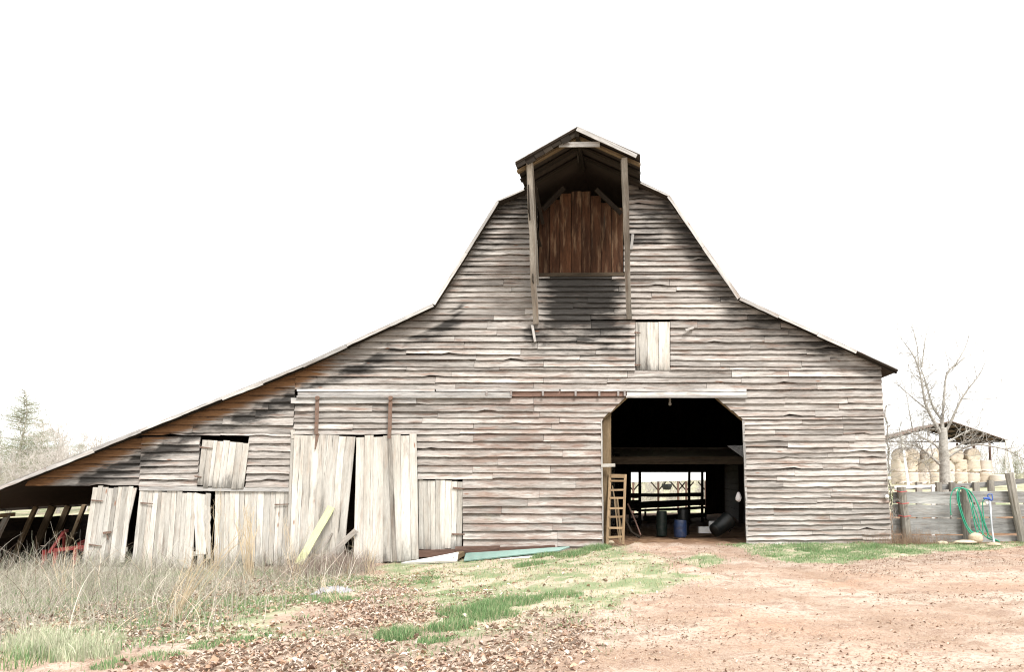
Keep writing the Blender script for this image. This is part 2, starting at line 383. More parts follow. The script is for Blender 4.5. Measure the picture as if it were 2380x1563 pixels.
def gz(x, y):
    x = np.asarray(x, float); y = np.asarray(y, float)
    zf = np.interp(x, [-40, -20, -13, -6, -5, -3.8, -2.2, -0.9, 1, 3, 12, 40], [-1.2, -.75, -.62, -.42, -.36, -.28, -.16, .0, .05, .05, .08, .3])
    k = 0.25 + 0.75 * sstep(y, -13.0, -3.5)
    z = np.where(y < 15, zf * k, zf)
    back = sstep(y, 16, 26)
    zb = np.interp(x, [-60, -15, -4, 9, 14, 60], [-0.6, -0.9, -1.3, -1.0, .45, .7])
    z = z * (1 - back) + zb * back
    far = sstep(np.hypot(x, y), 90, 400); z = z * (1 - far) + far * 3.0
    return z
def PW(pts):
    out = []
    for p in pts:
        z = 0.0
        for _ in range(8): q = G(p[0], p[1], z); z = float(gz(q[0], min(q[1], 14)))
        out.append(q)
    return out
POLY = dict(
 g1=PW([(900, 1312), (1080, 1300), (1300, 1275), (1460, 1266), (1500, 1290), (1570, 1330), (1600, 1352), (1490, 1385), (1390, 1420), (1250, 1440), (1150, 1470), (1050, 1480), (990, 1460), (1000, 1400), (940, 1370), (880, 1345)]),
 g2=PW([(1700, 1266), (2080, 1258), (2480, 1250), (2480, 1262), (2150, 1288), (1900, 1316), (1820, 1312), (1760, 1288)]),
 g3=PW([(1590, 1300), (1650, 1292), (1695, 1310), (1640, 1324), (1600, 1320)]),
 g4=PW([(440, 1450), (560, 1390), (720, 1350), (850, 1340), (830, 1385), (720, 1440), (640, 1475), (560, 1505), (470, 1490)]),
 g5=PW([(60, 1460), (200, 1420), (270, 1480), (200, 1535), (60, 1530)]),
 g6=PW([(880, 1455), (925, 1445), (965, 1460), (945, 1490), (900, 1492)]),
 lf=PW([(350, 1563), (560, 1500), (680, 1440), (760, 1385), (860, 1340), (960, 1345), (1020, 1400), (1000, 1465), (1150, 1485), (1300, 1435), (1390, 1435), (1340, 1485), (1290, 1530), (1250, 1620), (900, 1900), (-300, 1900), (-400, 1580), (100, 1560)]),
 wd=PW([(-500, 1320), (0, 1315), (250, 1318), (500, 1316), (690, 1308), (800, 1308), (850, 1330), (770, 1390), (640, 1430), (520, 1470), (380, 1500), (200, 1530), (0, 1540), (-500, 1540)]))
gx = np.concatenate([np.array([-900, -500, -280, -170, -110, -75, -52, -38, -30]), np.arange(-25, 17.01, 0.11), np.array([19, 22, 26, 32, 40, 52, 70, 100, 160, 280, 500, 900])])
gy = np.concatenate([np.array([-300, -120, -60, -35, -26, -21]), np.arange(-19, 1.6, 0.085), np.arange(1.6, 16, 0.4), np.array([17, 18.5, 20, 22, 24, 26, 29, 33, 38, 45, 55, 70, 95, 140, 220, 400, 700, 1200])])
X, Y = np.meshgrid(gx, gy); nx, ny = len(gx), len(gy)
wob = (fbm(X * 1.3, Y * 1.3, 4) - .5)
def mask(name, x, y, soft=0.5, nz=1.1):
    return 1 - sstep(sd_poly(x, y, POLY[name]) + (fbm(x * 1.1 + 40, y * 1.1, 4) - .5) * nz * 2, -soft, soft)
near = (np.abs(X) < 30) & (Y < 17)
def masks(x, y):
    gr = np.maximum.reduce([mask('g1', x, y, .6, .7), mask('g2', x, y, .25, .35), mask('g3', x, y, .25, .4), mask('g4', x, y, .4, .7), mask('g5', x, y, .3, .5), mask('g6', x, y, .15, .2)])
    lf = mask('lf', x, y, .6, .6); wd = mask('wd', x, y, .5, .5)
    inside = sstep(y, -0.2, 0.6) * (1 - sstep(y, 14.5, 17)); gr = gr * (1 - inside)
    out = np.maximum(sstep(y, 15, 20), sstep(np.abs(x), 20, 26)); gr = np.maximum(gr, out * 0.9)
    return gr, lf, wd
MG, ML, MW = masks(X, Y)
Z = gz(X, Y)
Z = Z + np.where(near, (fbm(X * .8, Y * .8, 3) - .5) * .10 + (fbm(X * 4, Y * 4, 3) - .5) * .045 * (0.5 + ML) + np.maximum(fbm(X * 7 + 9, Y * 7, 2) - .55, 0) * .11, 0)
# the wet hollow and the ruts at the doorway
hx, hy = G(1527, 1277); Z -= 0.10 * np.exp(-(((X - hx) / .34) ** 2 + ((Y - hy) / .5) ** 2)); Z += 0.07 * np.exp(-((np.hypot((X - hx) / 1.0, (Y - hy) / 1.3) - .55) / .18) ** 2)
rut = [G(1566, 1255), G(1600, 1285), G(1700, 1320), G(1900, 1375), G(2200, 1450), G(2700, 1560)]
def line_d(px, py, pl):
    d = np.full(px.shape, 1e9)
    for a, b in zip(pl[:-1], pl[1:]):
        ex, ey = b[0] - a[0], b[1] - a[1]; t = np.clip(((px - a[0]) * ex + (py - a[1]) * ey) / (ex * ex + ey * ey), 0, 1); d = np.minimum(d, np.hypot(px - a[0] - t * ex, py - a[1] - t * ey))
    return d
RD = line_d(X, Y, rut) + (fbm(X * .9, Y * .9, 3) - .5) * .35; RUT = np.exp(-((RD - .72) / .17) ** 2) * (Y < -.2)
Z -= .03 * RUT; Z += .016 * np.exp(-((RD - 1.02) / .12) ** 2) * (Y < -.2)
V = np.stack([X, Y, Z], -1).reshape(-1, 3)
ii = np.arange(nx * ny).reshape(ny, nx)
FQ = np.stack([ii[:-1, :-1], ii[:-1, 1:], ii[1:, 1:], ii[1:, :-1]], -1).reshape(-1, 4)
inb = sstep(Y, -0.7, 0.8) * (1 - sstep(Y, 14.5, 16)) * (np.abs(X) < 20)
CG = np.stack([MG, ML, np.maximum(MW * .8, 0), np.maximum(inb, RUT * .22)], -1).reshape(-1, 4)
def ground_mat():
    m = NT('farmyard_ground'); at = m.n('Attribute', attribute_name='col'); sc = m.n('SeparateColor', {0: at.outputs['Color']})
    g, l, w = sc.outputs[0], sc.outputs[1], sc.outputs[2]; inn = at.outputs['Alpha']
    p = m.n('NewGeometry').outputs['Position']; mp = m.n('Mapping', {0: p, 'Scale': (0.8, 1.15, 1.0)}).outputs[0]
    big = m.noise(mp, 0.55, 6, 0.62); mid = m.noise(mp, 3.2, 6, 0.65); fine = m.noise(p, 22.0, 5, 0.7); gran = m.noise(p, 70.0, 3, 0.7)
    dirt = m.mix(m.ss(big, 0.36, 0.64), c4((0.33, 0.225, 0.16)), c4((0.49, 0.405, 0.335)))
    band = m.math('MULTIPLY', m.math('MULTIPLY', m.ss(m.n('SeparateXYZ', {0: p}).outputs[1], -6.0, -3.0), m.ss(m.n('SeparateXYZ', {0: p}).outputs[0], .5, 3.0)), m.ss(m.math('ADD', mid, m.math('MULTIPLY', big, .6)), .62, .92))
    dirt = m.mix(m.math('MULTIPLY', band, 0.75), dirt, c4((0.175, 0.115, 0.085)))      # trampled wet mulch along the grass strip
    red = m.ss(m.noise(p, 0.38, 4, 0.6), 0.52, 0.70); dirt = m.mix(m.math('MULTIPLY', red, 0.5), dirt, c4((0.48, 0.27, 0.175)))
    dirt = m.mix(m.math('MULTIPLY', m.ss(mid, 0.5, 0.62), 0.75), dirt, c4((0.25, 0.165, 0.12)))
    dirt = m.mix(m.math('MULTIPLY', m.ss(fine, 0.49, 0.60), 0.7), dirt, c4((0.225, 0.145, 0.10)))
    dirt = m.mix(m.math('MULTIPLY', m.ss(gran, 0.5, 0.62), 0.6), dirt, c4((0.53, 0.44, 0.365)))
    leaf = m.mix(m.ss(fine, 0.35, 0.65), c4((0.22, 0.16, 0.115)), c4((0.42, 0.335, 0.265)))
    gras = m.mix(m.ss(m.noise(p, 1.1, 5, 0.65), 0.42, 0.58), c4((0.23, 0.27, 0.15)), c4((0.48, 0.41, 0.31)))
    gras = m.mix(m.math('MULTIPLY', m.ss(fine, 0.5, 0.68), 0.5), gras, c4((0.13, 0.10, 0.05)))
    weed = m.mix(m.ss(fine, 0.4, 0.6), c4((0.17, 0.15, 0.11)), c4((0.32, 0.28, 0.22))); weed = m.mix(m.math('MULTIPLY', m.ss(mid, 0.5, 0.62), 0.7), weed, c4((0.17, 0.22, 0.12)))
    n = m.math('MULTIPLY', m.math('SUBTRACT', mid, 0.5), 0.9)
    c = m.mix(m.ss(m.math('ADD', l, n), 0.3, 0.75), dirt, leaf)
    c = m.mix(m.ss(m.math('ADD', w, n), 0.3, 0.75), c, weed)
    c = m.mix(m.ss(m.math('ADD', g, n), 0.3, 0.75), c, gras)
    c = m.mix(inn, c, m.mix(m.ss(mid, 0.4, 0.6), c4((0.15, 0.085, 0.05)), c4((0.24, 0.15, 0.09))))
    m.set(m.b.inputs['Base Color'], c); m.b.inputs['Roughness'].default_value = 0.95; m.b.inputs['Specular IOR Level'].default_value = 0.15
    m.bump(m.math('ADD', m.math('MULTIPLY', fine, 0.7), m.math('ADD', mid, m.math('MULTIPLY', gran, 0.3))), 0.75, 0.04); return m.mat
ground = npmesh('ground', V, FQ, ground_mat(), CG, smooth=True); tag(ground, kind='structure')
tag(ground, 'trodden red clay farmyard with grass banks')
def gzs(x, y): return float(gz(x, y))

# ---------------------------------------------------------------- barn
BARN = thing('barn', 'weathered grey gambrel roofed wooden barn with hay hood and open drive doorway', 'barn', (0, 0, 0))
rakeD = [(-115, 1180), (0, 1131), (327, 998), (704, 847), (1006, 707), (1155, 468), (1224, 436), (1345, 378), (1487, 430), (1556, 455), (1721, 692), (2085, 858)]
RK = [F(*p) for p in rakeD]; RKX = np.array([p[0] for p in RK]); RKZ = np.array([p[1] for p in RK])
def rake_z(x): return float(np.interp(x, RKX, RKZ))
def rake_dist(x, z):       # perpendicular-ish distance below the roof line
    best = 9
    for i in range(len(RK) - 1):
        ax, az = RK[i]; bx, bz = RK[i + 1]; ex, ez = bx - ax, bz - az
        t = max(0, min(1, ((x - ax) * ex + (z - az) * ez) / (ex * ex + ez * ez))); best = min(best, math.hypot(x - ax - t * ex, z - az - t * ez))
    return best
def inter(poly, z):
    xs = []
    for i in range(len(poly)):
        (ax, az), (bx, bz) = poly[i], poly[(i + 1) % len(poly)]
        if (az > z) != (bz > z): xs.append(ax + (z - az) * (bx - ax) / (bz - az))
    xs.sort(); return [(xs[i], xs[i + 1]) for i in range(0, len(xs) - 1, 2)]
HOLEX0, _ = F(1250, 540); HOLEX1, _ = F(1450, 540)
PX0, PZ0 = F(1249, 752); PX1, PZ1 = F(1452, 636)
def stain(a, vf):
    sn = float(fbm(np.float64(a.x * 1.1 + 200), np.float64(a.z * 2.4 + 90), 4))
    d = rake_dist(a.x, a.z); left = a.x < -4.2
    wo_ = 0.52 if left else 0.10
    orange = max(0.0, min(1.0, 1.35 - d / wo_)) * float(np.interp(a.z, [3.9, 4.6], [1, .25]))
    wd_ = 0.30 if left else 0.45
    g = (0.25 + 1.1 * sn) * math.exp(-((d - wo_ - 0.1) / wd_) ** 2) if d > wo_ else (0.1 if left else .6)
    if not left: g *= 0.75
    if a.x > 4.4 and a.z < 4.5: g *= 0.5; orange *= .6
    if PX0 < a.x < PX1 and PZ0 - .1 < a.z < PZ1 + .1:
        e = min(a.x - PX0, PX1 - a.x); g = max(g, (0.25 + 0.95 * min(1, e / .5) - 0.5 * max(0, (PZ1 - .75 - a.z))) * (.45 + 1.25 * sn))
    elif PX0 - .3 < a.x < PX1 + .2 and a.z < PZ0 and a.z > PZ0 - 1.3: g = max(g, 1.5 * sn * (1 - (PZ0 - a.z) / 1.3))
    if 7.0 < a.z < 9 and PX0 - 1.1 < a.x < PX1 + 0.9: g = max(g, 1.0 * sn)
    return g, orange
def siding(mb, polyD, rows, sub=(), y0=0.0, slant=0.0, blen=(1.3, 4.2), jit=0.0055, dmg=0.09):
    poly = [F(*p) for p in polyD]; holes = [[F(*p) for p in h] for h in sub]
    zs = [F(1190, y)[1] for y in rows]; xc = sum(p[0] for p in poly) / len(poly)
    def ivs(z):
        out = inter(poly, z)
        for h in holes:
            for (a, b) in inter(h, z):
                nw = []
                for (p, q) in out:
                    if b <= p or a >= q: nw.append((p, q))
                    else:
                        if a > p: nw.append((p, a))
                        if b < q: nw.append((b, q))
                out = nw
        return out
    zmx, zmn = max(p[1] for p in poly), min(p[1] for p in poly)
    for i in range(len(zs) - 1):
        zt, zb = min(zs[i], zmx - .002), max(zs[i + 1], zmn + .002)
        if zt - zb < 0.03: continue
        it, ib, im = ivs(zt - .004), ivs(zb + .004), ivs((zt + zb) / 2)
        if not (len(it) == len(ib) == len(im)): it = ib = im
        for (ta, tb), (ba, bb) in zip(it, ib):
            if max(tb, bb) - min(ta, ba) < 0.04: continue
            x = min(ta, ba); end = max(tb, bb); cuts = []
            x += random.uniform(.4, min(blen[1], end - x - .6)) if end - x > 3 else 0
            if x > min(ta, ba) + .3: cuts.append(x)
            while end - x > blen[0] * 1.5:
                x += random.uniform(*blen)
                if end - x > .5: cuts.append(x)
            xs_t = [ta] + cuts + [tb]; xs_b = [ba] + cuts + [bb]
            for k in range(len(xs_t) - 1):
                xa, xb, xat, xbt = xs_b[k], xs_b[k + 1], xs_t[k], xs_t[k + 1]
                if xb - xa < .05 and xbt - xat < .05: continue
                g = .004 if k else 0
                d0, d1 = random.gauss(0, .009), random.gauss(0, .009)
                yb = y0 - .064 + random.uniform(-.016, .010); yt = y0 - .014
                s0 = slant * (xa - xc); s1 = slant * (xb - xc)
                L = max(xb - xa, xbt - xat); seg = max(1, int(L / .16))
                st = len(mb.v)
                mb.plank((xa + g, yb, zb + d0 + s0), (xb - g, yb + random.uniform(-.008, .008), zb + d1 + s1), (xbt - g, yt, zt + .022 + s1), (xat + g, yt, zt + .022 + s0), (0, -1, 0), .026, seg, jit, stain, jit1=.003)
                if random.random() < dmg and seg > 5:      # a bite rotted out of the lower edge
                    c = random.randint(2, seg - 2)
                    for q, am in ((c, random.uniform(.015, .045)), (c + 1, random.uniform(.005, .03))):
                        for o in (0, 2):
                            vv = mb.v[st + 4 * q + o]; mb.v[st + 4 * q + o] = (vv[0], vv[1], vv[2] + am)
def rows(y0, y1, h, var=.18):
    out = [y0]; y = y0
    while y < y1 - h * .6: y += h * random.uniform(1 - var, 1 + var); out.append(min(y, y1))
    if out[-1] < y1: out.append(y1)
    return out
# front wall: gable above the track
mb = MB()
siding(mb, [(688, 906), (688, 856), (1008, 714), (1158, 474), (1225, 442), (1345, 388), (1485, 436), (1553, 461), (1719, 698), (2047, 845), (2049, 906)],
       rows(384, 638, 12.3) + rows(638, 748, 14.2)[1:] + rows(748, 861, 15.8)[1:] + rows(861, 906, 15)[1:], sub=([(1250, 638), (1250, 300), (1450, 300), (1450, 638)], [(1477, 748), (1558, 748), (1558, 861), (1477, 861)]))
siding(mb, [(688, 924), (1457, 924), (1398, 977), (1402, 1286), (1078, 1286), (1076, 1113), (972, 1113), (970, 1011), (684, 1011)], rows(924, 1011, 14.5) + rows(1011, 1113, 19.5)[1:] + rows(1113, 1286, 19.5)[1:])
siding(mb, [(1663, 908), (2050, 908), (2072, 1268), (1735, 1268), (1726, 976), (1663, 924)], rows(908, 924, 16) + rows(924, 976, 13)[1:] + rows(976, 1268, 13)[1:], dmg=.22, jit=.008, slant=.006)
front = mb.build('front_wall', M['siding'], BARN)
mb = MB()
siding(mb, [(330, 1013), (330, 1000), (688, 860), (682, 1013)], rows(862, 1013, 18.5), y0=.03, blen=(1.2, 2.6))
siding(mb, [(331, 1017), (466, 1017), (460, 1132), (325, 1132)], rows(1017, 1132, 16), y0=.02, slant=.012)
siding(mb, [(580, 1013), (681, 1013), (672, 1137), (572, 1137)], rows(1013, 1137, 18), y0=.02)
siding(mb, [(58, 1131), (58, 1115), (308, 1020), (330, 1020), (325, 1131)], rows(1015, 1131, 16), y0=.06, blen=(2, 4))
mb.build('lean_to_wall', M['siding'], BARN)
# ledger boards under the lean-to siding and the corner trim
def one(name, mat, *a, **k):
    b = MB(); b.beam(*a, **k); return b.build(name, M[mat], BARN)
one('ledger_board', 'trim', P(325, 1136, -.02), P(676, 1139, -.02), .05, .10, up=(0, 0, 1))
one('cleat', 'trim', P(1237, 756, -.09), P(1244, 795, -.09), .055, .05); one('cleat', 'trim', P(1471, 545, -.09), P(1467, 580, -.09), .06, .05)
one('perch', 'trim', P(1593, 768, -.14), P(1612, 762, -.10), .05, .05)
one('door_trim', 'trim', P(1398, 977, -.03), P(1402, 1272, -.03), .03, .06, seg=6, wob=.005); one('door_trim', 'trim', P(1728, 977, -.03), P(1737, 1266, -.03), .05, .06, seg=6, wob=.006)
# drip board and sliding-door track
mb = MB()
for a, b in ((690, 1010), (1013, 1300), (1303, 1735)):
    mb.plank(P(a, 910, -.10), P(b, 910 + random.uniform(-1, 1), -.10), P(b, 903, -.06), P(a, 903, -.06), (0, -1, 0), .02, 12, .004)
mb.build('drip_board', M['trim'], BARN)
mb = MB(); mb.plank(P(1120, 922, -.07), P(1460, 922, -.07), P(1460, 909, -.06), P(1120, 909, -.06), (0, -1, 0), .03, 10, .003); TB = mb.build('track_board', M['redwood'], BARN)
mb = MB()
for a, b in ((692, 1187), (1457, 1735)):
    mb = MB(); mb.plank(P(a, 922, -.12), P(b, 922, -.12), P(b, 912, -.11), P(a, 912, -.11), (0, -1, 0), .07, 14, .003)
    mb.beam(P(a - 2, 923, -.11), P(b + 2, 923, -.11), .03, .05, up=(0, 0, 1)); mb.build('door_track', M['trim'], BARN)
for x in (1131, 1188, 1262, 1338, 1393, 1437, 1452):
    b = MB(); b.beam(P(x, 909, -.115), P(x, 921, -.115), .045, .03); b.build('bracket', M['steel'], TB)
mb = MB(); mb.plank(P(676, 938, -.09), P(967, 938, -.09), P(967, 926, -.08), P(676, 926, -.08), (0, -1, 0), .03, 12, .005); mb.build('batten', M['trim'], BARN)

# roof
yR = -1.95
hl, rd, hr = P(1197, 375, yR), P(1341, 293, yR), P(1488, 358, yR)
prof = [P(x, y, -.3) for x, y in ((-125, 1184), (0, 1131), (327, 998), (704, 847), (1006, 706), (1155, 467))] + [hl, rd, hr] + [P(x, y, -.3) for x, y in ((1556, 454), (1721, 690), (2087, 859))]
mb = MB(); mbs = MB()
def sheet(mb, a, b, y0, y1, dz, th, n=1, y0b=None):
    y0b = y0 if y0b is None else y0b
    for i in range(n):
        t0, t1 = i / n, (i + 1) / n
        A = [Vector((a[0] + (b[0] - a[0]) * t, 0, a[2] + (b[2] - a[2]) * t + dz)) for t in (t0, t1)]
        p = [Vector((A[0].x, y0, A[0].z)), Vector((A[1].x, y0b, A[1].z)), Vector((A[1].x, y1, A[1].z)), Vector((A[0].x, y1, A[0].z))]
        d = Vector((0, 0, -th)); q = [k + d for k in p]
        mb.quad(*p); mb.quad(*q); mb.quad(p[0], p[1], q[1], q[0]); mb.quad(p[2], p[3], q[3], q[2])
        if i == 0: mb.quad(p[0], p[3], q[3], q[0])
        if i == n - 1: mb.quad(p[1], p[2], q[2], q[1])
for i in range(len(prof) - 1):
    a, b = prof[i], prof[i + 1]
    hood = i in (6, 7)
    y0 = yR if hood else -.33
    yo = random.uniform(-.012, .012)
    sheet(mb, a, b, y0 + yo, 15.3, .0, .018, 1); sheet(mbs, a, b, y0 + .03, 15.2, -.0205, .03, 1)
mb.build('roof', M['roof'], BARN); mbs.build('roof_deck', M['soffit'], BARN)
# rafters and purlins seen under the roof edges
for (a, b) in list(zip(prof[:5], prof[1:6])) + [(prof[9], prof[10]), (prof[10], prof[11])]:
    one('rafter', 'inner', Vector((a.x, -.20, a.z - .075)), Vector((b.x, -.20, b.z - .075)), .04, .05)
for (a, b, n) in ((prof[1], prof[2], 3), (prof[2], prof[3], 4), (prof[3], prof[4], 3), (prof[4], prof[5], 2), (prof[5], hl, 1), (hr, prof[9], 1), (prof[9], prof[10], 2), (prof[10], prof[10].lerp(prof[11], .74), 3)):
    fb = MB()
    for k in range(n):
        p, q = a.lerp(b, k / n), a.lerp(b, (k + 1) / n); dz = -.012 + random.uniform(-.008, .006); w = .075 + random.uniform(-.012, .012)
        e = (q - p).normalized(); up = Vector((-e.z, 0, e.x)); up = up if up.z > 0 else -up
        p, q = Vector((p.x, -.34, p.z + dz)), Vector((q.x, -.34, q.z + dz))
        if p is not a: p = p + e * .004
        fb.plank(p - up * w, q - up * (w + random.uniform(-.012, .012)), q, p, (0, -1, 0), .022, 8, .004)
    fb.build('rake_board', M['trim'], BARN)
# hay hood
for k, yy in enumerate((-1.62, -1.1, -.55)):
    for (a, b) in ((hl, rd), (hr, rd)): one('hood_rafter', 'jamb' if k == 0 else 'inner', Vector((a.x, yy, a.z - .12)), Vector((b.x, yy, b.z - .12)), .05, .13)

fb = MB()
for (a, b) in ((rd, hr),):
    e = (b - a).normalized(); up = Vector((-e.z, 0, e.x)); up = up if up.z > 0 else -up
    p, q = Vector((a.x + .02, yR - .012, a.z - .012)), Vector((b.x - .06, yR - .012, b.z - .012))
    fb.plank(p - up * .10, q - up * .085, q, p, (0, -1, 0), .022, 8, .003)
fb.build('rake_board', M['trim'], BARN)
fb = MB()      # ragged sheathing ends along the left slope of the hood
for k in range(7):
    p, q = hl.lerp(rd, k / 7), hl.lerp(rd, (k + .96) / 7); e = (q - p).normalized(); up = Vector((-e.z, 0, e.x)); yy = yR + .06 + random.uniform(-.02, .03); w = random.uniform(.1, .17)
    p, q = Vector((p.x, yy, p.z - .03)), Vector((q.x, yy, q.z - .03)); fb.plank(p - up * w, q - up * w, q, p, (0, -1, 0), .02, 3, .006)
fb.build('sheathing_end', M['inner'], BARN)
fb = MB(); a, b = P(1299, 341, yR + .12), P(1394, 341, yR + .12); fb.plank(a, b, P(1394, 329, yR + .12), P(1299, 330, yR + .12), (0, -1, 0), .03, 8, .003); fb.build('collar_board', M['trim'], BARN)
for (xt, xb, sgn) in ((1230, 1245, 1), (1452, 1462, -1)):
    pb = MB(); yb_ = 752 if sgn > 0 else 741
    pb.beam(P(xt, 366, yR + .2), P(xb, yb_, -.09), .125, .11, seg=9, wob=.012)
    pb.beam(P(xt + sgn * 6, 372, yR + .26), P(xb + sgn * 4, yb_ - 90, -.16), .07, .05, seg=7, wob=.01)
    pb.build('hood_post', M['post'], BARN)
    # boarding and braces between the post and the wall
    sb = MB(); xw = P(1249, 560, 0).x if sgn > 0 else P(1474, 560, 0).x
    for k in range(7):
        y1 = -1.55 + k * .22; zt_ = hl.z - .22 if sgn > 0 else hr.z - .22
        zl = (5.4 + 1.7 * (-y1 / 1.75)) if sgn > 0 else zt_ - .12
        sb.plank((xw, y1, max(zl, zt_ - random.uniform(.5, .9)) if k < 4 else zl), (xw, y1, zt_), (xw, y1 + random.choice((.21, .12, .2)), zt_), (xw, y1 + .2, max(zl - .1, zt_ - ((.8 if k < 4 else 3) if sgn > 0 else .2))), (sgn, 0, 0), .02, 4, .01) if k != 2 else None
    if sgn > 0: sb.build('hood_side', M['inner'], BARN)
for (p, q, w) in ((P(1262, 487, -.2), P(1312, 436, -.35), .10), (P(1444, 497, -.2), P(1385, 440, -.35), .10), (P(1243, 430, -.9), P(1262, 520, -.15), .07), (P(1244, 525, -.7), P(1256, 572, -.12), .06), (P(1236, 385, -1.4), P(1246, 470, -.9), .05)):
    one('brace', 'inner', p, q, w, .06)
bb = MB(); bb.beam(Vector((rd.x, yR + .05, rd.z - .14)), Vector((rd.x, 0.2, rd.z - .14)), .07, .14, up=(0, 0, 1)); bb.tube([P(1341, 350, -1.5), P(1343, 362, -1.5), P(1344, 378, -1.48)], [.018, .022, .01], 6); bb.build('hay_beam', M['inner'], BARN)
# hay door
hd = MB(); xs = [1252, 1277, 1301, 1328, 1352, 1373, 1397, 1421, 1449]; tp = [492, 476, 455, 446, 445, 446, 466, 478, 490]
for k in range(8):
    r_ = random.random(); xa, xb = xs[k] + .6, xs[k + 1] - .6
    hd.plank(P(xa, 638, -.02 + random.uniform(-.012, .012)), P(xa, (tp[k] + tp[k + 1]) / 2, -.01), P(xb, (tp[k] + tp[k + 1]) / 2 - 1, -.01), P(xb, 638, -.02), (0, -1, 0), .025, 14, .003, r=r_)
hd.build('hay_door', M['hay'], BARN)
sb = MB(); sb.plank(P(1249, 643, -.075), P(1452, 641, -.075), P(1452, 633, -.06), P(1249, 635, -.06), (0, -1, 0), .05, 10, .004, r=.1); sb.build('hay_door_sill', M['beam'], BARN)

# plank doors in the lower wall
def pdoor(name, q, n, Yd, mat='pale', top_j=3.0, bot_j=4.0, miss=(), label=None, gap=.38, short=()):
    """q: four corners bottom-left, bottom-right, top-right, top-left"""
    mb = MB(); ws = [random.uniform(.75, 1.3) for _ in range(n)]; t = sum(ws); e = [0]
    for w in ws: e.append(e[-1] + w / t)
    bl, br, tr, tl = q
    L2 = lambda a, b, s: (a[0] + (b[0] - a[0]) * s, a[1] + (b[1] - a[1]) * s)
    zlow = P(bl[0], bl[1], Yd).z
    for k in range(n):
        if k in miss: continue
        dk = random.choice((0, 0, .1, .25))
        tj = random.uniform(-top_j, top_j); bj = random.uniform(-bot_j, bot_j); yd = Yd + random.uniform(-.012, .012)
        b0, b1, t0, t1 = L2(bl, br, e[k]), L2(bl, br, e[k + 1]), L2(tl, tr, e[k]), L2(tl, tr, e[k + 1])
        sk = random.uniform(-.35, .35)
        if k in short: b0 = (b0[0], b0[1] - 60); b1 = (b1[0], b1[1] - 85)
        mb.plank(P(b0[0] + gap, b0[1] + bj, yd), P(t0[0] + gap, t0[1] + tj, yd), P(t1[0] - gap, t1[1] + tj + sk, yd), P(b1[0] - gap + sk * .5, b1[1] + bj + sk * 2, yd), (0, -1, 0), .024, 12, .0025, lambda a, v: (.75 * math.exp(-max(0, a.z - zlow) / .28) + dk, 0))
    for yy in (.2, .8):
        c0, c1 = L2(L2(bl, tl, yy), L2(br, tr, yy), .06), L2(L2(bl, tl, yy), L2(br, tr, yy), .94); mb.beam(P(*c0, Yd + .06), P(*c1, Yd + .06), .04, .10, up=(0, 0, 1))
    return mb.build(name, M[mat], BARN)
def hinge(d, x0, y0, x1, y1, Yd, w=.035):
    b = MB(); a, c = P(x0, y0, Yd), P(x1, y1, Yd); b.plank(a + Vector((0, 0, -w / 2)), c + Vector((0, 0, -w * .25)), c + Vector((0, 0, w * .25)), a + Vector((0, 0, w / 2)), (0, -1, 0), .012, 4, .002)
    for t in (.15, .5, .8): b.lathe([(.0001, .018), (.009, .014), (.011, 0)], 6, a.lerp(c, t) + Vector((0, -.002, 0)), Matrix.Rotation(R(90), 3, 'X'))
    b.build('hinge', M['iron'], d)
d = pdoor('stall_door', [(188, 1318), (298, 1314), (318, 1134), (216, 1132)], 9, -.03, bot_j=7, short=(8,))
hinge(d, 212, 1164, 239, 1166, -.06); hinge(d, 206, 1267, 236, 1271, -.06)
b = MB(); b.beam(P(240, 1240, -.07), P(258, 1238, -.07), .04, .05, up=(0, 0, 1)); b.beam(P(248, 1243, -.065), P(252, 1256, -.065), .02, .02); b.build('latch', M['iron'], d)
d = pdoor('stall_door', [(303, 1330), (484, 1322), (490, 1150), (325, 1137)], 15, -.02, top_j=5, bot_j=8, short=(14,), miss=(12,))
hinge(d, 326, 1170, 355, 1172, -.06)
d = pdoor('stall_door', [(497, 1318), (666, 1312), (674, 1142), (500, 1142)], 14, .0, top_j=3, bot_j=10)
hinge(d, 638, 1174, 672, 1173, -.05)
b = MB(); b.plank(P(455, 1290, -.03), P(452, 1146, -.03), P(468, 1150, -.03), P(478, 1290, -.03), (0, -1, 0), .02, 10, .02); b.plank(P(480, 1300, -.02), P(478, 1175, -.02), P(489, 1180, -.02), P(490, 1300, -.02), (0, -1, 0), .02, 10, .03)
b.build('broken_board', M['pale'], BARN)
d = pdoor('hatch', [(458, 1130), (566, 1137), (579, 1030), (470, 1023)], 8, -.07, top_j=2, bot_j=2)
hinge(d, 464, 1040, 494, 1043, -.10); hinge(d, 452, 1108, 468, 1110, -.10)
d = pdoor('sliding_door', [(672, 1308), (797, 1312), (826, 1016), (684, 1010)], 7, -.10, top_j=2, bot_j=6, gap=.2); SD1 = d
b = MB(); b.beam(P(738, 922, -.17), P(735, 1010, -.155), .085, .015, seg=4); b.plank(P(731, 1045, -.14), P(733, 1008, -.145), P(742, 1008, -.145), P(733, 1045, -.14), (0, -1, 0), .015, 3, .004); b.lathe([(.001, .03), (.05, .028), (.055, 0)], 10, P(738, 926, -.18), Matrix.Rotation(R(90), 3, 'X')); b.build('door_hanger', M['iron'], d)
d = pdoor('sliding_door', [(822, 1310), (973, 1304), (968, 1010), (828, 1016)], 7, -.12, top_j=3, bot_j=4, gap=.25)
b = MB(); b.beam(P(908, 922, -.17), P(905, 1020, -.155), .085, .015, seg=4); b.lathe([(.001, .03), (.05, .028), (.055, 0)], 10, P(908, 926, -.18), Matrix.Rotation(R(90), 3, 'X')); b.build('door_hanger', M['iron'], d)
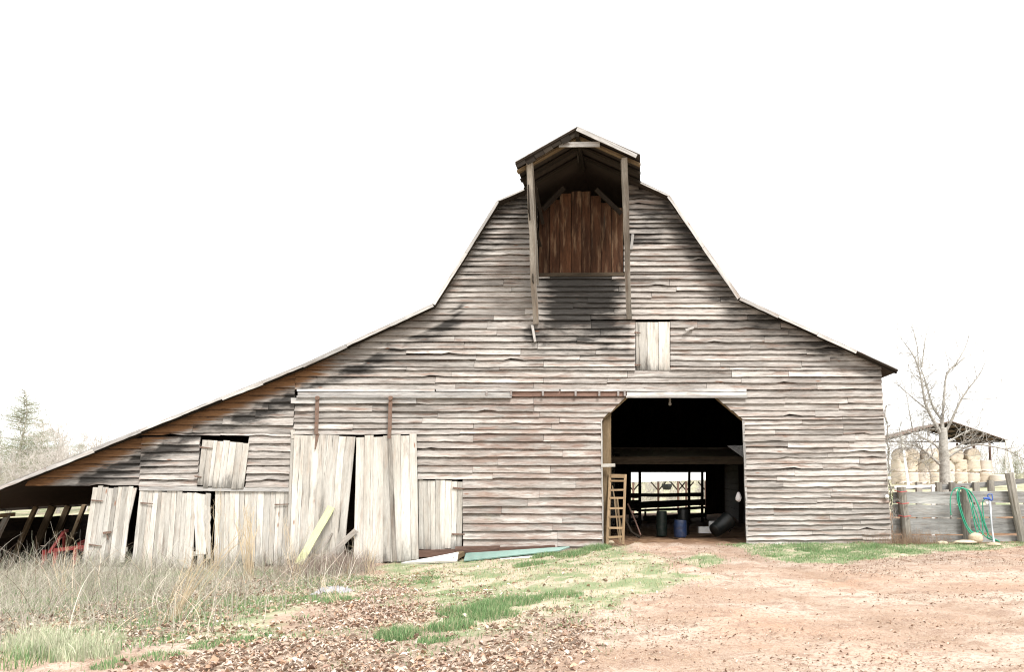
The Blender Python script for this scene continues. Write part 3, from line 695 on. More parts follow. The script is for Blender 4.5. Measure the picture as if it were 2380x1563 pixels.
b = MB(); b.plank(P(912, 1305, -.155), P(902, 1018, -.155), P(910, 1018, -.155), P(922, 1305, -.155), (0, -1, 0), .02, 12, .004); b.build('center_batten', M['post'], d)
d = pdoor('low_door', [(974, 1278), (1073, 1277), (1077, 1119), (972, 1115)], 8, -.03, top_j=2, bot_j=2)
hinge(d, 1052, 1135, 1080, 1137, -.06, .045); hinge(d, 1050, 1243, 1080, 1243, -.06, .045)
d = pdoor('loft_shutter', [(1479, 861), (1557, 861), (1557, 749), (1477, 749)], 3, -.035, top_j=.5, bot_j=.5)
hinge(d, 1475, 773, 1489, 774, -.07, .04); hinge(d, 1475, 849, 1489, 848, -.07, .04)
b = MB(); b.plank(P(665, 1300, -.05), P(676, 1015, -.05), P(688, 1013, -.05), P(680, 1300, -.05), (0, -1, 0), .05, 12, .005); b.beam(P(681, 1000, -.03), P(684, 1020, -.03), .1, .06); b.build('door_post', M['pale'], BARN)

# inside: back wall, side walls, stall walls, loft, posts
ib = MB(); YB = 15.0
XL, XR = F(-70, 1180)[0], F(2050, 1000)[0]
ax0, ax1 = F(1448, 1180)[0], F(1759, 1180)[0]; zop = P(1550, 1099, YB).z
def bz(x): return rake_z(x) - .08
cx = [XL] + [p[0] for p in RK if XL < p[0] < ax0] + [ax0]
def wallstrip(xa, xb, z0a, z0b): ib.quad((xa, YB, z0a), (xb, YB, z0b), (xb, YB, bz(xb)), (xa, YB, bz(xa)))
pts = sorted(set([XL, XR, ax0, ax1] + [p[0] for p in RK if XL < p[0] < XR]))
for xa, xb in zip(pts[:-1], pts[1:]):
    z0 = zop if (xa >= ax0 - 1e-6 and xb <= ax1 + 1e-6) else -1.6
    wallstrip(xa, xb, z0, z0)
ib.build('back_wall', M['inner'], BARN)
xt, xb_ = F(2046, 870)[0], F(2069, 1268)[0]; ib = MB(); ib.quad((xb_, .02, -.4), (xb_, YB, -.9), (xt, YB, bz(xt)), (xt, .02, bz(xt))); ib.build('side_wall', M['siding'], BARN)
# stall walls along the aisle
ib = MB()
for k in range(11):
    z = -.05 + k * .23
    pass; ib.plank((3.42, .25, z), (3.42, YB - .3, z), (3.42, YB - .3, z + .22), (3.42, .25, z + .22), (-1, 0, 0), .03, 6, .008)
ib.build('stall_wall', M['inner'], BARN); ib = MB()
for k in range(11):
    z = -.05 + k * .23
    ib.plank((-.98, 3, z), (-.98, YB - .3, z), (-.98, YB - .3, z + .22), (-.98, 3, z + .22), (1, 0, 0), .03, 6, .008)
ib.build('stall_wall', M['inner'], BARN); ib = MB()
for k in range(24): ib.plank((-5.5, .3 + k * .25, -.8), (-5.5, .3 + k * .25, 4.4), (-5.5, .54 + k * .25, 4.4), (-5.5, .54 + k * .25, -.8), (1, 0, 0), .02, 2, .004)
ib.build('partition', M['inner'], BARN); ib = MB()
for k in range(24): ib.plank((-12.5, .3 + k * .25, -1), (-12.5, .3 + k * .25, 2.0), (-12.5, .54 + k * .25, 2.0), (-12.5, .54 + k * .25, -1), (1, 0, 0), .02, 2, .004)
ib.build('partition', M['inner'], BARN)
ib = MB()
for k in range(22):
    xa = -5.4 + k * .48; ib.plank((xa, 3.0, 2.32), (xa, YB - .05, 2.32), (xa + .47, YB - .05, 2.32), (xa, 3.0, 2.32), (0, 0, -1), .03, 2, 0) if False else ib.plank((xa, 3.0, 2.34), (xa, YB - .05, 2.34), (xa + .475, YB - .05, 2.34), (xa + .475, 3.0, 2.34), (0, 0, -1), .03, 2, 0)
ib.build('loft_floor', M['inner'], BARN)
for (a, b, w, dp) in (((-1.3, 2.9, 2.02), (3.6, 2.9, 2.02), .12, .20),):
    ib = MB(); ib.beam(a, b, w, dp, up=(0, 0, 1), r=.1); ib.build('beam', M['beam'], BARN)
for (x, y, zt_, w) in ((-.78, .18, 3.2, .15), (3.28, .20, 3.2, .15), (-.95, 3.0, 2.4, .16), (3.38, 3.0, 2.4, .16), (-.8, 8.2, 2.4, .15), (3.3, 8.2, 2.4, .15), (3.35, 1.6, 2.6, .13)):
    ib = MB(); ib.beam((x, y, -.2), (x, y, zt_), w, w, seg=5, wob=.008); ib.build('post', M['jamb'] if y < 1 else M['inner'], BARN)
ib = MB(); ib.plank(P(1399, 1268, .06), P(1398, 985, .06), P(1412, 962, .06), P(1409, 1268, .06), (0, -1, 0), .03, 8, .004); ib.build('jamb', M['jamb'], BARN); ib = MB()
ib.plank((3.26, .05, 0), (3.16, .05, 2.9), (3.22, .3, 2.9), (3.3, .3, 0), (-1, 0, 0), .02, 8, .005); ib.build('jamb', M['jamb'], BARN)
one('knee_brace', 'jamb', P(1457, 924, .05), P(1397, 978, .05), .06, .08); one('knee_brace', 'jamb', P(1663, 924, .05), P(1727, 978, .05), .06, .08)
ib = MB()      # feed chute with a lifted lid on the aisle wall
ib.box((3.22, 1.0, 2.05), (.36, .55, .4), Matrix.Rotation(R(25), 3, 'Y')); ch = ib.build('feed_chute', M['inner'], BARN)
ib = MB(); ib.plank(P(1690, 1037, .6), P(1727, 1064, .5), P(1727, 1036, .9), P(1700, 1036, .95), (0, -1, 0), .015, 4, .004); ib.build('lid', M['trim'], ch)
# left open bay: leaning side wall with studs
ib = MB()
def bayp(s, t):     # s along depth, t height 0..1 on the leaning side wall
    top = P(-36, 1209, .3).lerp(P(210, 1196, 5.2), s); bot = P(-95, 1335, .3).lerp(P(170, 1300, 5.2), s); return bot.lerp(top, t)
for k in range(8):
    t0, t1 = k / 8 - .006, (k + 1) / 8; ib.plank(bayp(-.35, t0), bayp(1.5, t0), bayp(1.5, t1), bayp(-.35, t1), (1, 0, 0), .03, 10, .012)
ib.build('bay_wall', M['inner'], BARN)
for s, w, long in ((-.06, .1, 0), (.14, .1, 0), (.36, .09, 1), (.52, .16, 1), (.68, .14, 1), (.86, .1, 1)):
    ib = MB(); n = Vector((.09, -.02, 0)); ib.beam(bayp(s, -.25) + n, bayp(s, 1.22 if long else 1.08) + n, w, .09, seg=4, wob=.006); ib.build('stud', M['post'] if not long else M['jamb'], BARN)
ib = MB(); ib.beam(bayp(-.05, 1.05) + Vector((.1, -.05, 0)), bayp(.2, 1.08) + Vector((.1, -.05, 0)), .06, .09, up=(0, 0, 1)); ib.build('tie_board', M['ladder'], BARN)
ib = MB(); pa, pb = P(-150, 1192, -.1), P(210, 1172, 5.2); ib.beam(pa, pb.lerp(pa, -1.2) if False else pa.lerp(pb, 2.0), .08, .12, up=(0, 0, 1))
for k in range(7):
    yy = .9 + k * .9; ib.beam(Vector((pa.x - .1, yy, prof[0].z - .06)), Vector((P(330, 998, 0).x, yy, P(330, 998, 0).z - .1)), .05, .1)
ib.build('bay_rafter', M['inner'], BARN)

# ---------------------------------------------------------------- things in and around the doorway
bt, bb_ = P(1557, 925, 1.9), P(1557, 941, 1.9)
t = thing('light_bulb', 'small light bulb hanging high in the dark doorway', 'light bulb', bb_)
b = MB(); b.tube([bt + Vector((0, 0, .6)), bt], .006, 5); b.build('cord', M['black'], t)
b = MB(); b.lathe([(.001, .16), (.028, .155), (.03, .08), (.022, .075)], 12, bb_); b.build('socket', M['block'], t)
b = MB(); b.lathe([(.02, .08), (.03, .05), (.042, .02), (.035, -.015), (.001, -.03)], 14, bb_); b.build('bulb', M['white'], t, True)
# ladder
lf0, lf1, rf0, rf1 = P(1411, 1268, -.22), P(1418, 1104, .10), P(1448, 1267, -.22), P(1453.5, 1104, .10)
LAD = thing('ladder', 'old wooden ladder leaning inside the left edge of the doorway', 'ladder', (lf0 + rf0) / 2)
for a, c in ((lf0, lf1), (rf0, rf1)):
    b = MB(); b.beam(a, c, .058, .075, seg=6, wob=.004); b.build('rail', M['ladder'], LAD)
for k, yy in enumerate((1107, 1119, 1140, 1160, 1183, 1204, 1229, 1250)):
    s = (1268 - yy) / 164; a, c = lf0.lerp(lf1, s), rf0.lerp(rf1, s)
    b = MB(); b.beam(a + Vector((.02, -.03, random.uniform(-.01, .01))), c + Vector((-.02, -.03, random.uniform(-.01, .01))), .05, .085 if k == 0 else .042, up=(0, 0, 1)); b.build('rung', M['ladder'], LAD)
b = MB(); b.beam(P(1398, 1083, -.04), P(1429, 1082, -.12), .06, .075, up=(0, 0, 1)); tag(b.build('peg_board', M['pale'], None), 'short pale board sticking out above the ladder', 'board')
for (x0, y0, x1, y1, Y0, Y1, w, l) in ((1443, 1264, 1436, 1160, .35, .6, .04, 'thin lath leaning just behind the right rail of the ladder'), (1450, 1262, 1430, 1160, .5, .8, .05, 'thin lath leaning behind the middle of the ladder rungs'), (1440, 1262, 1424, 1130, .9, 1.1, .04, 'thin lath deepest behind the ladder, against the jamb post')):
    b = MB(); b.beam(P(x0, y0, Y0), P(x1, y1, Y1), w * .7, .02, seg=5, wob=.008); tag(b.build('lath', M['jamb'], None), l, 'lath', 'laths stacked behind the ladder')
b = MB(); b.tube([P(1489, 1245, 1.4), P(1478, 1216, 1.6), P(1459, 1172, 1.9)], .02, 7); tag(b.build('rusty_pole', M['redwood'], None), 'thin rust brown pole leaning at left inside the doorway', 'pole')
b = MB(); b.tube([P(1487, 1250, 1.2), P(1468, 1238, 1.3), P(1455, 1212, 1.5), P(1450, 1170, 1.8)], [.035, .03, .025, .02], 6); tag(b.build('curved_branch', M['inner'], None), 'dark curved branch bending up beside the rusty pole', 'branch')

def barrel(name, label, mat, x, yb, yt, wpx, Yd, rot=None, ribs=True):
    base = P(x, yb, Yd); base.z = max(base.z, gzs(base.x, base.y) - .01); h = (yb - yt) / PM(Yd); r_ = wpx / PM(Yd) / 2
    t = thing(name, label, 'barrel', base)
    pr = [(.001, .0), (r_ * .93, .0), (r_ * .97, .02 * h)]
    for k in range(1, 12):
        z = h * k / 12; pr.append((r_ * (1.0 + (.035 if ribs and k in (4, 8) else 0) + .03 * math.sin(math.pi * k / 12)), z))
    pr += [(r_ * .97, h * .97), (r_ * .98, h), (r_ * .93, h), (r_ * .92, h * .96)]
    b = MB(); b.lathe(pr, 26, base, rot); b.build('shell', M[mat], t, True)
    b = MB(); b.lathe([(.001, h * .955), (r_ * .9, h * .955), (r_ * .91, h * .965)], 26, base, rot); b.lathe([(.001, h * .99), (.04, h * .99), (.045, h * .955)], 10, base + (rot @ Vector((r_ * .5, 0, 0)) if rot else Vector((r_ * .5, 0, 0))), rot); b.build('lid', M[mat], t)
    return t
barrel('barrel', 'blue plastic barrel standing in the shadow of the doorway', 'blue', 1581, 1250, 1211, 29, 1.6)
barrel('barrel', 'tall dark green barrel left of the blue barrel in the doorway', 'dgreen', 1538, 1247, 1190, 24, 2.4)
barrel('barrel', 'black barrel standing just behind the blue barrel', 'black', 1588, 1247, 1188, 25, 3.0)
bp = P(1665, 1250, 1.5); rot = Matrix.Rotation(R(35), 3, 'Z') @ Matrix.Rotation(R(62), 3, 'Y')
t = thing('trash_bin', 'black plastic bin tipped over at the right inside the doorway', 'bin', bp)
b = MB(); b.lathe([(.001, 0), (.17, 0), (.175, .02), (.21, .5), (.225, .5), (.225, .53), (.20, .53), (.165, .03), (.001, .03)], 22, bp + Vector((-.05, 0, .16)), rot); b.build('bin_body', M['black'], t, True)
b = MB(); b.tube([bp + Vector((-.05, 0, .16)) + rot @ Vector((.225, -.06, .44)), bp + Vector((-.05, 0, .16)) + rot @ Vector((.27, 0, .42)), bp + Vector((-.05, 0, .16)) + rot @ Vector((.225, .06, .44))], .012, 6); b.build('handle', M['black'], t)
def cblock(label, x, y, Yd, rz):
    c = P(x, y, Yd); t = thing('concrete_block', label, 'concrete block', c, 'blocks by the tipped bin'); rt = Matrix.Rotation(rz, 3, 'Z'); b = MB()
    for dx in (-.14, 0, .14): b.box(c + rt @ Vector((dx, 0, .08)), (.035, .15, .16), rt)
    for dy in (-.08, .08): b.box(c + rt @ Vector((0, dy, .08)), (.32, .03, .162), rt)
    b.build('web', M['white'], t)
cblock('white concrete block lower left beside the tipped bin', 1638, 1240, 2.2, .1); cblock('white concrete block behind and above the tipped bin', 1662, 1227, 2.6, .0)
b = MB(); pc = P(1717, 1156, .35)
for i in range(9):
    for j in range(10):
        pass
b.lathe([(.001, .11), (.03, .10), (.055, .05), (.07, -.02), (.06, -.08), (.03, -.105), (.001, -.11)], 12, pc)
b.v = [tuple(Vector(v) + Vector((random.uniform(-.012, .012), random.uniform(-.012, .012) - .0, random.uniform(-.012, .012)))) for v in b.v]
tag(b.build('plastic_bag', M['bag'], None), 'crumpled white plastic bag hanging on the right jamb', 'bag')
# gate and slats at the far end of the aisle
def rail_gate(name, label, cat, posts, rails, Yd, mat='inner'):
    t = thing(name, label, cat, P(1560, 1240, Yd))
    for (x, yt, w) in posts: b = MB(); b.beam(P(x, 1246, Yd), P(x, yt, Yd), w / PM(Yd), .1, seg=3, wob=.006); b.build('post', M[mat], t)
    for (x0, y0, x1, y1, h) in rails: b = MB(); b.plank(P(x0, y0 + h / 2, Yd - .07), P(x1, y1 + h / 2, Yd - .07), P(x1, y1 - h / 2, Yd - .07), P(x0, y0 - h / 2, Yd - .07), (0, -1, 0), .03, 6, .01); b.build('rail', M[mat], t)
rail_gate('stall_gate', 'dark wooden rail gate across the far end of the barn aisle', 'gate', ((1487, 1096, 7), (1602, 1096, 6), (1632, 1096, 6)), ((1463, 1152, 1636, 1151, 9), (1463, 1176, 1640, 1168, 15), (1480, 1188, 1640, 1181, 6)), 9.0)
rail_gate('slat_panel', 'dark slatted panel at the left of the far rail gate', 'panel', ((1464, 1096, 5), (1488, 1150, 5)), tuple((1463, y, 1489, y - .5, 5.5) for y in (1156, 1166, 1176, 1186, 1197, 1208, 1219, 1229, 1240)), 8.0)
rail_gate('stall_barrier', 'dark boarded barrier closing the lower part of the far gate', 'panel', ((1500, 1190, 5), (1640, 1180, 5)), ((1495, 1206, 1642, 1198, 11), (1488, 1222, 1650, 1216, 13), (1488, 1236, 1650, 1232, 12)), 10.0)

# shed behind the barn, seen through the aisle
t = thing('open_shed', 'open shed with white tin roof seen through the barn aisle', 'shed', P(1560, 1200, 30)); Ys = 30.0
b = MB(); pa, pb = P(1440, 1121, Ys), P(1660, 1114, Ys); pc_, pd = P(1660, 1094, Ys + 5), P(1440, 1098, Ys + 5)
b.quad(pa, pb, pc_, pd); dn_ = Vector((0, 0, -.05)); b.quad(pa + dn_, pb + dn_, pc_ + dn_, pd + dn_); b.quad(pa, pb, pb + dn_, pa + dn_)
for k in range(24): b.tube([pa.lerp(pb, k / 24) + Vector((0, 0, .01)), pd.lerp(pc_, k / 24) + Vector((0, 0, .01))], .02, 4)
b.build('roof', M['wmetal'], t)
for x in (1472, 1530, 1576, 1595, 1640):
    b = MB(); p = P(x, 1120, Ys + .1); b.beam((p.x, p.y, -1.5), p, .13, .13); b.build('post', M['redwood'], t)
    b = MB(); b.beam(p + Vector((0, 0, -.55)), p + Vector((.45, 0, -.02)), .08, .08); b.beam(p + Vector((0, 0, -.55)), p + Vector((-.45, 0, -.02)), .08, .08); b.build('brace', M['inner'], t)
b = MB(); p = P(1550, 1128, Ys - .3); b.lathe([(.001, -.3), (.22, -.28), (.3, -.1), (.3, .05), (.27, .05), (.26, -.1), (.001, -.25)], 14, p); b.tube([p + Vector((-.29, 0, .04)), p + Vector((0, 0, .38)), p + Vector((.29, 0, .04))], .015, 5); tag(b.build('hanging_basket', M['black'], None), 'dark basket hanging under the eave of the far shed', 'basket')

# ---------------------------------------------------------------- red implement in the left bay
Yi = 1.2; base = P(150, 1325, Yi)
t = thing('farm_implement', 'red steel cultivator with hitch frame standing in the open left bay', 'farm implement', base)
b = MB(); b.beam(P(125, 1280, Yi), P(205, 1271, Yi), .09, .09); b.beam(P(140, 1284, Yi + .7), P(215, 1276, Yi + .7), .09, .09); b.beam(P(128, 1280, Yi), P(140, 1284, Yi + .7), .08, .08); b.beam(P(196, 1272, Yi), P(205, 1277, Yi + .7), .08, .08); b.build('toolbar', M['red'], t)
b = MB(); b.beam(P(114, 1287, Yi - .1), P(147, 1240, Yi + .1), .06, .05); b.beam(P(146, 1240, Yi + .1), P(156, 1234, Yi + .35), .07, .06); b.beam(P(150, 1238, Yi + .2), P(148, 1283, Yi + .6), .05, .05); b.beam(P(183, 1266, Yi), P(200, 1258, Yi + .2), .07, .07); b.build('hitch_frame', M['red'], t)
for x in (130, 176, 155, 104):
    b = MB(); c = P(x, 1282, Yi + (0 if x != 155 else .7)); b.beam(c + Vector((0, 0, .03)), c + Vector((0, 0, -.22)), .09, .06); b.tube([c + Vector((0, 0, -.2)), c + Vector((.02, -.1, -.33)), c + Vector((0, -.02, -.5)), c + Vector((0, -.16, -.62))], [.028, .028, .025, .035], 6); b.build('shank', M['red'], t)
b = MB(); c = P(170, 1300, Yi + .2)
b.lathe([(.03, -.05), (.24, -.05), (.26, 0), (.24, .05), (.03, .05)], 20, c, Matrix.Rotation(R(90), 3, 'Y')); b.build('wheel', M['black'], t, True)

# ---------------------------------------------------------------- loose boards and tin at the foot of the wall
def lean(name, label, cat, mat, x0, y0, x1, y1, Y0, Y1, w, th=.025, seg=8, r=None):
    b = MB(); a, c = P(x0, y0, Y0), P(x1, y1, Y1); ax = (c - a).normalized(); sx = ax.cross(Vector((0, 1, 0))).normalized()
    b.plank(a - sx * w / 2, c - sx * w / 2, c + sx * w / 2, a + sx * w / 2, (0, -1, 0), th, seg, .006, r=r); return tag(b.build(name, M[mat], None), label, cat)
lean('plank', 'yellow green mossy plank leaning on the left sliding door', 'plank', 'green_plank', 694, 1312, 770, 1179, -.75, -.2, .17, r=.45)
lean('plank', 'brown weathered plank leaning across the gap between the sliding doors', 'plank', 'post', 752, 1304, 827, 1234, -.7, -.18, .12, r=.08)
lean('plank', 'thin pale stick leaning between the green and brown planks', 'stick', 'post', 738, 1300, 772, 1240, -.5, -.15, .04, r=.3)
def sheetq(name, label, cat, mat, q, th=.02, corr=0, seg=10):
    b = MB(); b.plank(*q, (0, -.5, .86), th, seg, .006)
    if corr:
        for k in range(corr): s = (k + .5) / corr; b.tube([Vector(q[0]).lerp(Vector(q[3]), s) + Vector((0, -.005, .01)), Vector(q[1]).lerp(Vector(q[2]), s) + Vector((0, -.005, .01))], .016, 5)
    return tag(b.build(name, M[mat], None), label, cat)
sheetq('white_panel', 'long white painted panel lying on the grass below the low door', 'panel', 'white', [P(932, 1309, -.75), P(1062, 1304, -.75), P(1066, 1284, -.45), P(1000, 1297, -.55)], .05)
b = MB(); b.beam(P(1050, 1302, -.62), P(1075, 1287, -.3), .12, .10, up=(0, 0, 1)); b.beam(P(1042, 1300, -.45), P(1066, 1285, -.2), .1, .05, up=(0, 0, 1)); tag(b.build('timber_end', M['jamb'], None), 'sawn brown timber end beside the white panel', 'timber')
lean('sheet', 'dull red tin strip leaning at the foot of the siding', 'tin sheet', 'redwood', 1058, 1279, 1162, 1277, -.14, -.14, .14)
lean('board', 'rust brown board lying along the wall foot right of the red tin', 'board', 'redwood', 1160, 1281, 1290, 1276, -.16, -.16, .16)
sheetq('roofing_sheet', 'green corrugated roofing sheet lying along the wall foot', 'roofing sheet', 'gtin', [P(1078, 1306, -.75), P(1300, 1282, -.7), P(1325, 1273, -.2), P(1083, 1288, -.2)], .012, corr=7)
sheetq('strip', 'white painted strip lying in front of the green roofing sheet', 'strip', 'white', [P(1160, 1306, -.95), P(1263, 1294, -.95), P(1264, 1290, -.85), P(1162, 1300, -.82)], .04)
b = MB(); b.beam(P(972, 1288, -.05), P(1080, 1285, -.05), .12, .16, up=(0, 0, 1)); tag(b.build('sill_log', M['redwood'], None), 'orange brown sill timber under the low plank door', 'timber')
b = MB(); b.box(P(250, 1334, -.1), (1.15, .25, .24)); b.v = [(v[0] + random.uniform(-.02, .02), v[1] + random.uniform(-.02, .02), v[2] + random.uniform(-.02, .02)) for v in b.v]; tag(b.build('threshold_slab', M['block'], None), 'pale concrete slab under the leftmost stall door', 'slab')
b = MB(); q = [P(735, 1358, -4.2), P(800, 1352, -4.2), P(815, 1342, -3.6), P(750, 1340, -3.5)]
def crumple(c, sx, sy, h, n=14):
    b = MB(); idx = {}
    for i in range(n + 1):
        for j in range(n + 1):
            x, y = (i / n - .5), (j / n - .5); e = max(0, 1 - (2 * abs(x)) ** 3) * max(0, 1 - (2 * abs(y)) ** 3)
            idx[i, j] = len(b.v); b.v.append((c[0] + x * sx + random.uniform(-.02, .02), c[1] + y * sy + random.uniform(-.02, .02), c[2] + h * e * random.uniform(.4, 1.2)))
    for i in range(n):
        for j in range(n): b.face((idx[i, j], idx[i + 1, j], idx[i + 1, j + 1], idx[i, j + 1]))
    return b
gx_, gy_ = G(775, 1362, -.2); tag(crumple((gx_, gy_, gzs(gx_, gy_) + .02), .62, .45, .10).build('feed_sack', M['sack'], None, True), 'pale crumpled sack lying among the dead leaves by the weeds', 'sack')
def rock(name, label, x, y, Yd, s, mat='stone', sq=(1, .8, .6)):
    b = MB(); c = P(x, y, Yd); n = 9
    prof_ = [(math.sin(math.pi * k / 7) * (1 + random.uniform(-.15, .15)) + .001, -math.cos(math.pi * k / 7)) for k in range(8)]
    b.lathe(prof_, n); b.v = [(c.x + v[0] * s * sq[0] + random.uniform(-.1, .1) * s, c.y + v[1] * s * sq[1] + random.uniform(-.1, .1) * s, c.z + (v[2] + .4) * s * sq[2]) for v in b.v]
    return tag(b.build(name, M[mat], None, True), label, 'stone')
rock('stone', 'large rounded tan stone at the foot of the coiled hose', 2268, 1256, .05, .16, sq=(1.2, .8, .75))
rock('stone', 'flat pale stone lying left of the large rounded stone', 2243, 1262, -.1, .17, sq=(1.6, .7, .25))
rock('stone', 'small tan stone below the fence left of the middle post', 2190, 1266, -.2, .09, sq=(1.6, .8, .6)); rock('stone', 'low tan stone in the dirt in front of the hydrant', 2310, 1268, -.5, .10, sq=(1.8, .8, .4))
rock('stone', 'white stone at the foot of the ladder', 1398, 1273, -.35, .07, 'block'); rock('stone', 'tan stone tucked under the ladder', 1420, 1264, -.05, .08)
rock('stone', 'white stone lying in the grass strip in front of the siding', 1790, 1289, -1.6, .085, 'white', (1.4, .7, .7))
for (x, y, s, l) in ((1752, 1271, .08, 'pale foundation stone nearest the right door jamb'), (1815, 1269, .10, 'pale foundation stone second from the right door jamb'), (1872, 1268, .07, 'grey foundation stone midway along the right siding')):
    rock('stone', l, x, y, -.12, s, 'block', (1.7, .6, .5))

# ---------------------------------------------------------------- plank fence, hose and hydrant
YF = .35; t = thing('plank_fence', 'grey plank corral fence with leaning posts right of the barn', 'fence', P(2220, 1262, YF))
for (yt, yb) in ((1144, 1171), (1174, 1203), (1205, 1240), (1246, 1268)):
    for (xa, xb) in ((2076, 2243), (2243, 2380), (2380, 2520)):
        b = MB(); dy = random.uniform(-2, 2); b.plank(P(xa, yb + dy, YF + .06), P(xb, yb + dy + random.uniform(-3, 2), YF + .06), P(xb, yt + dy, YF + .06), P(xa, yt + dy, YF + .06), (0, -1, 0), .035, 10, .008); b.build('board', M['fence'], t)
for (xt, yt, xb, w, lb) in ((2094, 1133, 2112, .21, None), (2243, 1130, 2250, .20, None), (2345, 1100, 2378, .20, None)):
    b = MB(); a, c = P(xb, 1275, YF - .05), P(xt, yt, YF - .05); b.tube([a.lerp(c, k / 6) + Vector((random.uniform(-.012, .012), 0, 0)) for k in range(7)], [w / 2 * random.uniform(.92, 1.08) for k in range(7)], 9); b.build('post', M['fpost'], t, False)
t = thing('rail_fence', 'second grey rail fence behind the plank corral fence', 'fence', P(2250, 1140, 4.5))
for (xa, ya, xb, yb, h) in ((2190, 1133, 2290, 1127, 12), (2290, 1127, 2480, 1110, 12), (2080, 1137, 2190, 1134, 6)):
    b = MB(); b.plank(P(xa, ya + h / 2, 4.5), P(xb, yb + h / 2, 4.5), P(xb, yb - h / 2, 4.5), P(xa, ya - h / 2, 4.5), (0, -1, 0), .04, 6, .01); b.build('rail', M['fence'], t)
for x in (2135, 2181, 2212, 2268, 2303, 2400): b = MB(); p = P(x, 1122 if x != 2303 else 1117, 4.4); b.beam((p.x, p.y, -.1), p, .15, .15, seg=3, wob=.01); b.build('post', M['fpost'], t)
b = MB(); b.plank(P(2080, 1137, 2.5), P(2175, 1133, 2.5), P(2173, 1127, 2.5), P(2078, 1131, 2.5), (0, -1, 0), .05, 6, .005); b.beam(P(2100, 1260, 2.5), P(2100, 1131, 2.5), .08, .08); b.beam(P(2168, 1260, 2.5), P(2168, 1129, 2.5), .08, .08); tag(b.build('rail_board', M['white'], None), 'white board rail behind the first leaning fence post', 'rail')
ys = YF - .26
t = thing('garden_hose', 'green garden hose coiled over the middle fence post', 'hose', P(2250, 1200, ys))
b = MB()
HZ = lambda zx, zy, dy=0: P(2034.1 + .22096 * zx, 946.7 + .22096 * zy, ys - dy)     # from the enlarged view of this corner
loops = [[(905, 850), (870, 880), (872, 960), (905, 1100), (960, 1240), (1030, 1320), (1090, 1300), (1085, 1180), (1030, 1030), (985, 930), (960, 870), (905, 850)],
         [(910, 850), (880, 900), (890, 1010), (930, 1160), (990, 1290), (1060, 1350), (1130, 1340), (1120, 1190), (1070, 1010), (1010, 900), (965, 868), (910, 850)],
         [(900, 852), (862, 900), (870, 1000), (905, 1130), (950, 1250), (1010, 1340), (1080, 1360), (1050, 1250), (1010, 1060), (975, 930), (950, 870), (900, 852)],
         [(890, 850), (830, 865), (795, 940), (790, 1040), (798, 1140)],
         [(960, 868), (1010, 960), (1030, 1080), (1060, 1200), (1110, 1300), (1180, 1380), (1250, 1405), (1310, 1418)],
         [(1150, 975), (1132, 1000), (1135, 1100), (1150, 1210), (1185, 1310), (1185, 1375), (1240, 1385), (1300, 1412)],
         [(975, 870), (1050, 960), (1105, 1090), (1140, 1220), (1180, 1320), (1230, 1380)]]
def smooth(pts, n=6):
    out = []; pts = [Vector(p) for p in pts]
    for i in range(len(pts) - 1):
        p0, p1, p2, p3 = pts[max(i - 1, 0)], pts[i], pts[i + 1], pts[min(i + 2, len(pts) - 1)]
        for k in range(n):
            s = k / n; out.append(.5 * ((2 * p1) + (p2 - p0) * s + (2 * p0 - 5 * p1 + 4 * p2 - p3) * s * s + (3 * p1 - p0 - 3 * p2 + p3) * s ** 3))
    return out + [pts[-1]]
for k, lp in enumerate(loops): b.tube(smooth([HZ(x, y, .02 * (k % 3) + random.uniform(0, .015)) for x, y in lp]), .0125, 7)
b.build('coil', M['hose'], t, True)
b = MB(); b.lathe([(.012, 0), (.02, .01), (.02, .05), (.012, .06)], 10, HZ(798, 1140, 0) + Vector((0, 0, -.06))); b.build('coupling', M['steel'], t)
yh = YF - .35
t = thing('yard_hydrant', 'yard hydrant with blue lever head on a grey pipe by the fence', 'hydrant', HZ(1245, 1415, .1))
b = MB(); b.tube([HZ(1248, 1420, .1), HZ(1225, 1250, .1), HZ(1205, 980, .1)], [.022, .022, .026], 10); b.build('pipe', M['galv'], t, True)
b = MB(); c = HZ(1200, 970, .1); b.tube([HZ(1140, 965, .12), HZ(1165, 962, .12), HZ(1195, 965, .1), HZ(1215, 990, .1)], [.022, .026, .035, .03], 8); b.build('head', M['bluep'], t, True)
b = MB(); b.tube([HZ(1200, 962, .1), HZ(1180, 935, .1), HZ(1190, 920, .1), HZ(1228, 918, .1), HZ(1236, 980, .1), HZ(1222, 985, .1)], .014, 7); b.build('lever', M['bluep'], t, True)
b = MB(); b.lathe([(.001, .03), (.03, .025), (.035, -.02), (.02, -.04), (.001, -.04)], 10, HZ(1175, 1010, .12)); b.build('spout', M['white'], t, True)
for (x, y, l) in ((205, 890, 'topmost'), (225, 1015, 'middle'), (245, 1150, 'lowest')):
    b = MB(); b.tube([HZ(x, y - 8, -.1), HZ(x + 60, y + 5, .12), HZ(x + 130, y - 2, -.1)], .011, 6); tag(b.build('tie_strap', M['red'], None), 'faded red strap round the first leaning fence post, %s of the three' % l, 'strap', 'red straps on the fence post')
for (x, y, l) in ((145, 755, 'round white insulator on the barn corner beside the fence top, upper one'), (122, 945, 'round white insulator on the barn corner, lower one')):
    b = MB(); b.lathe([(.001, .05), (.03, .045), (.05, .015), (.04, 0), (.05, -.015), (.001, -.02)], 12, HZ(x, y, -.05 + .25), Matrix.Rotation(R(90), 3, 'X')); tag(b.build('insulator', M['white'], None, True), l, 'insulator', 'insulators on the barn corner')

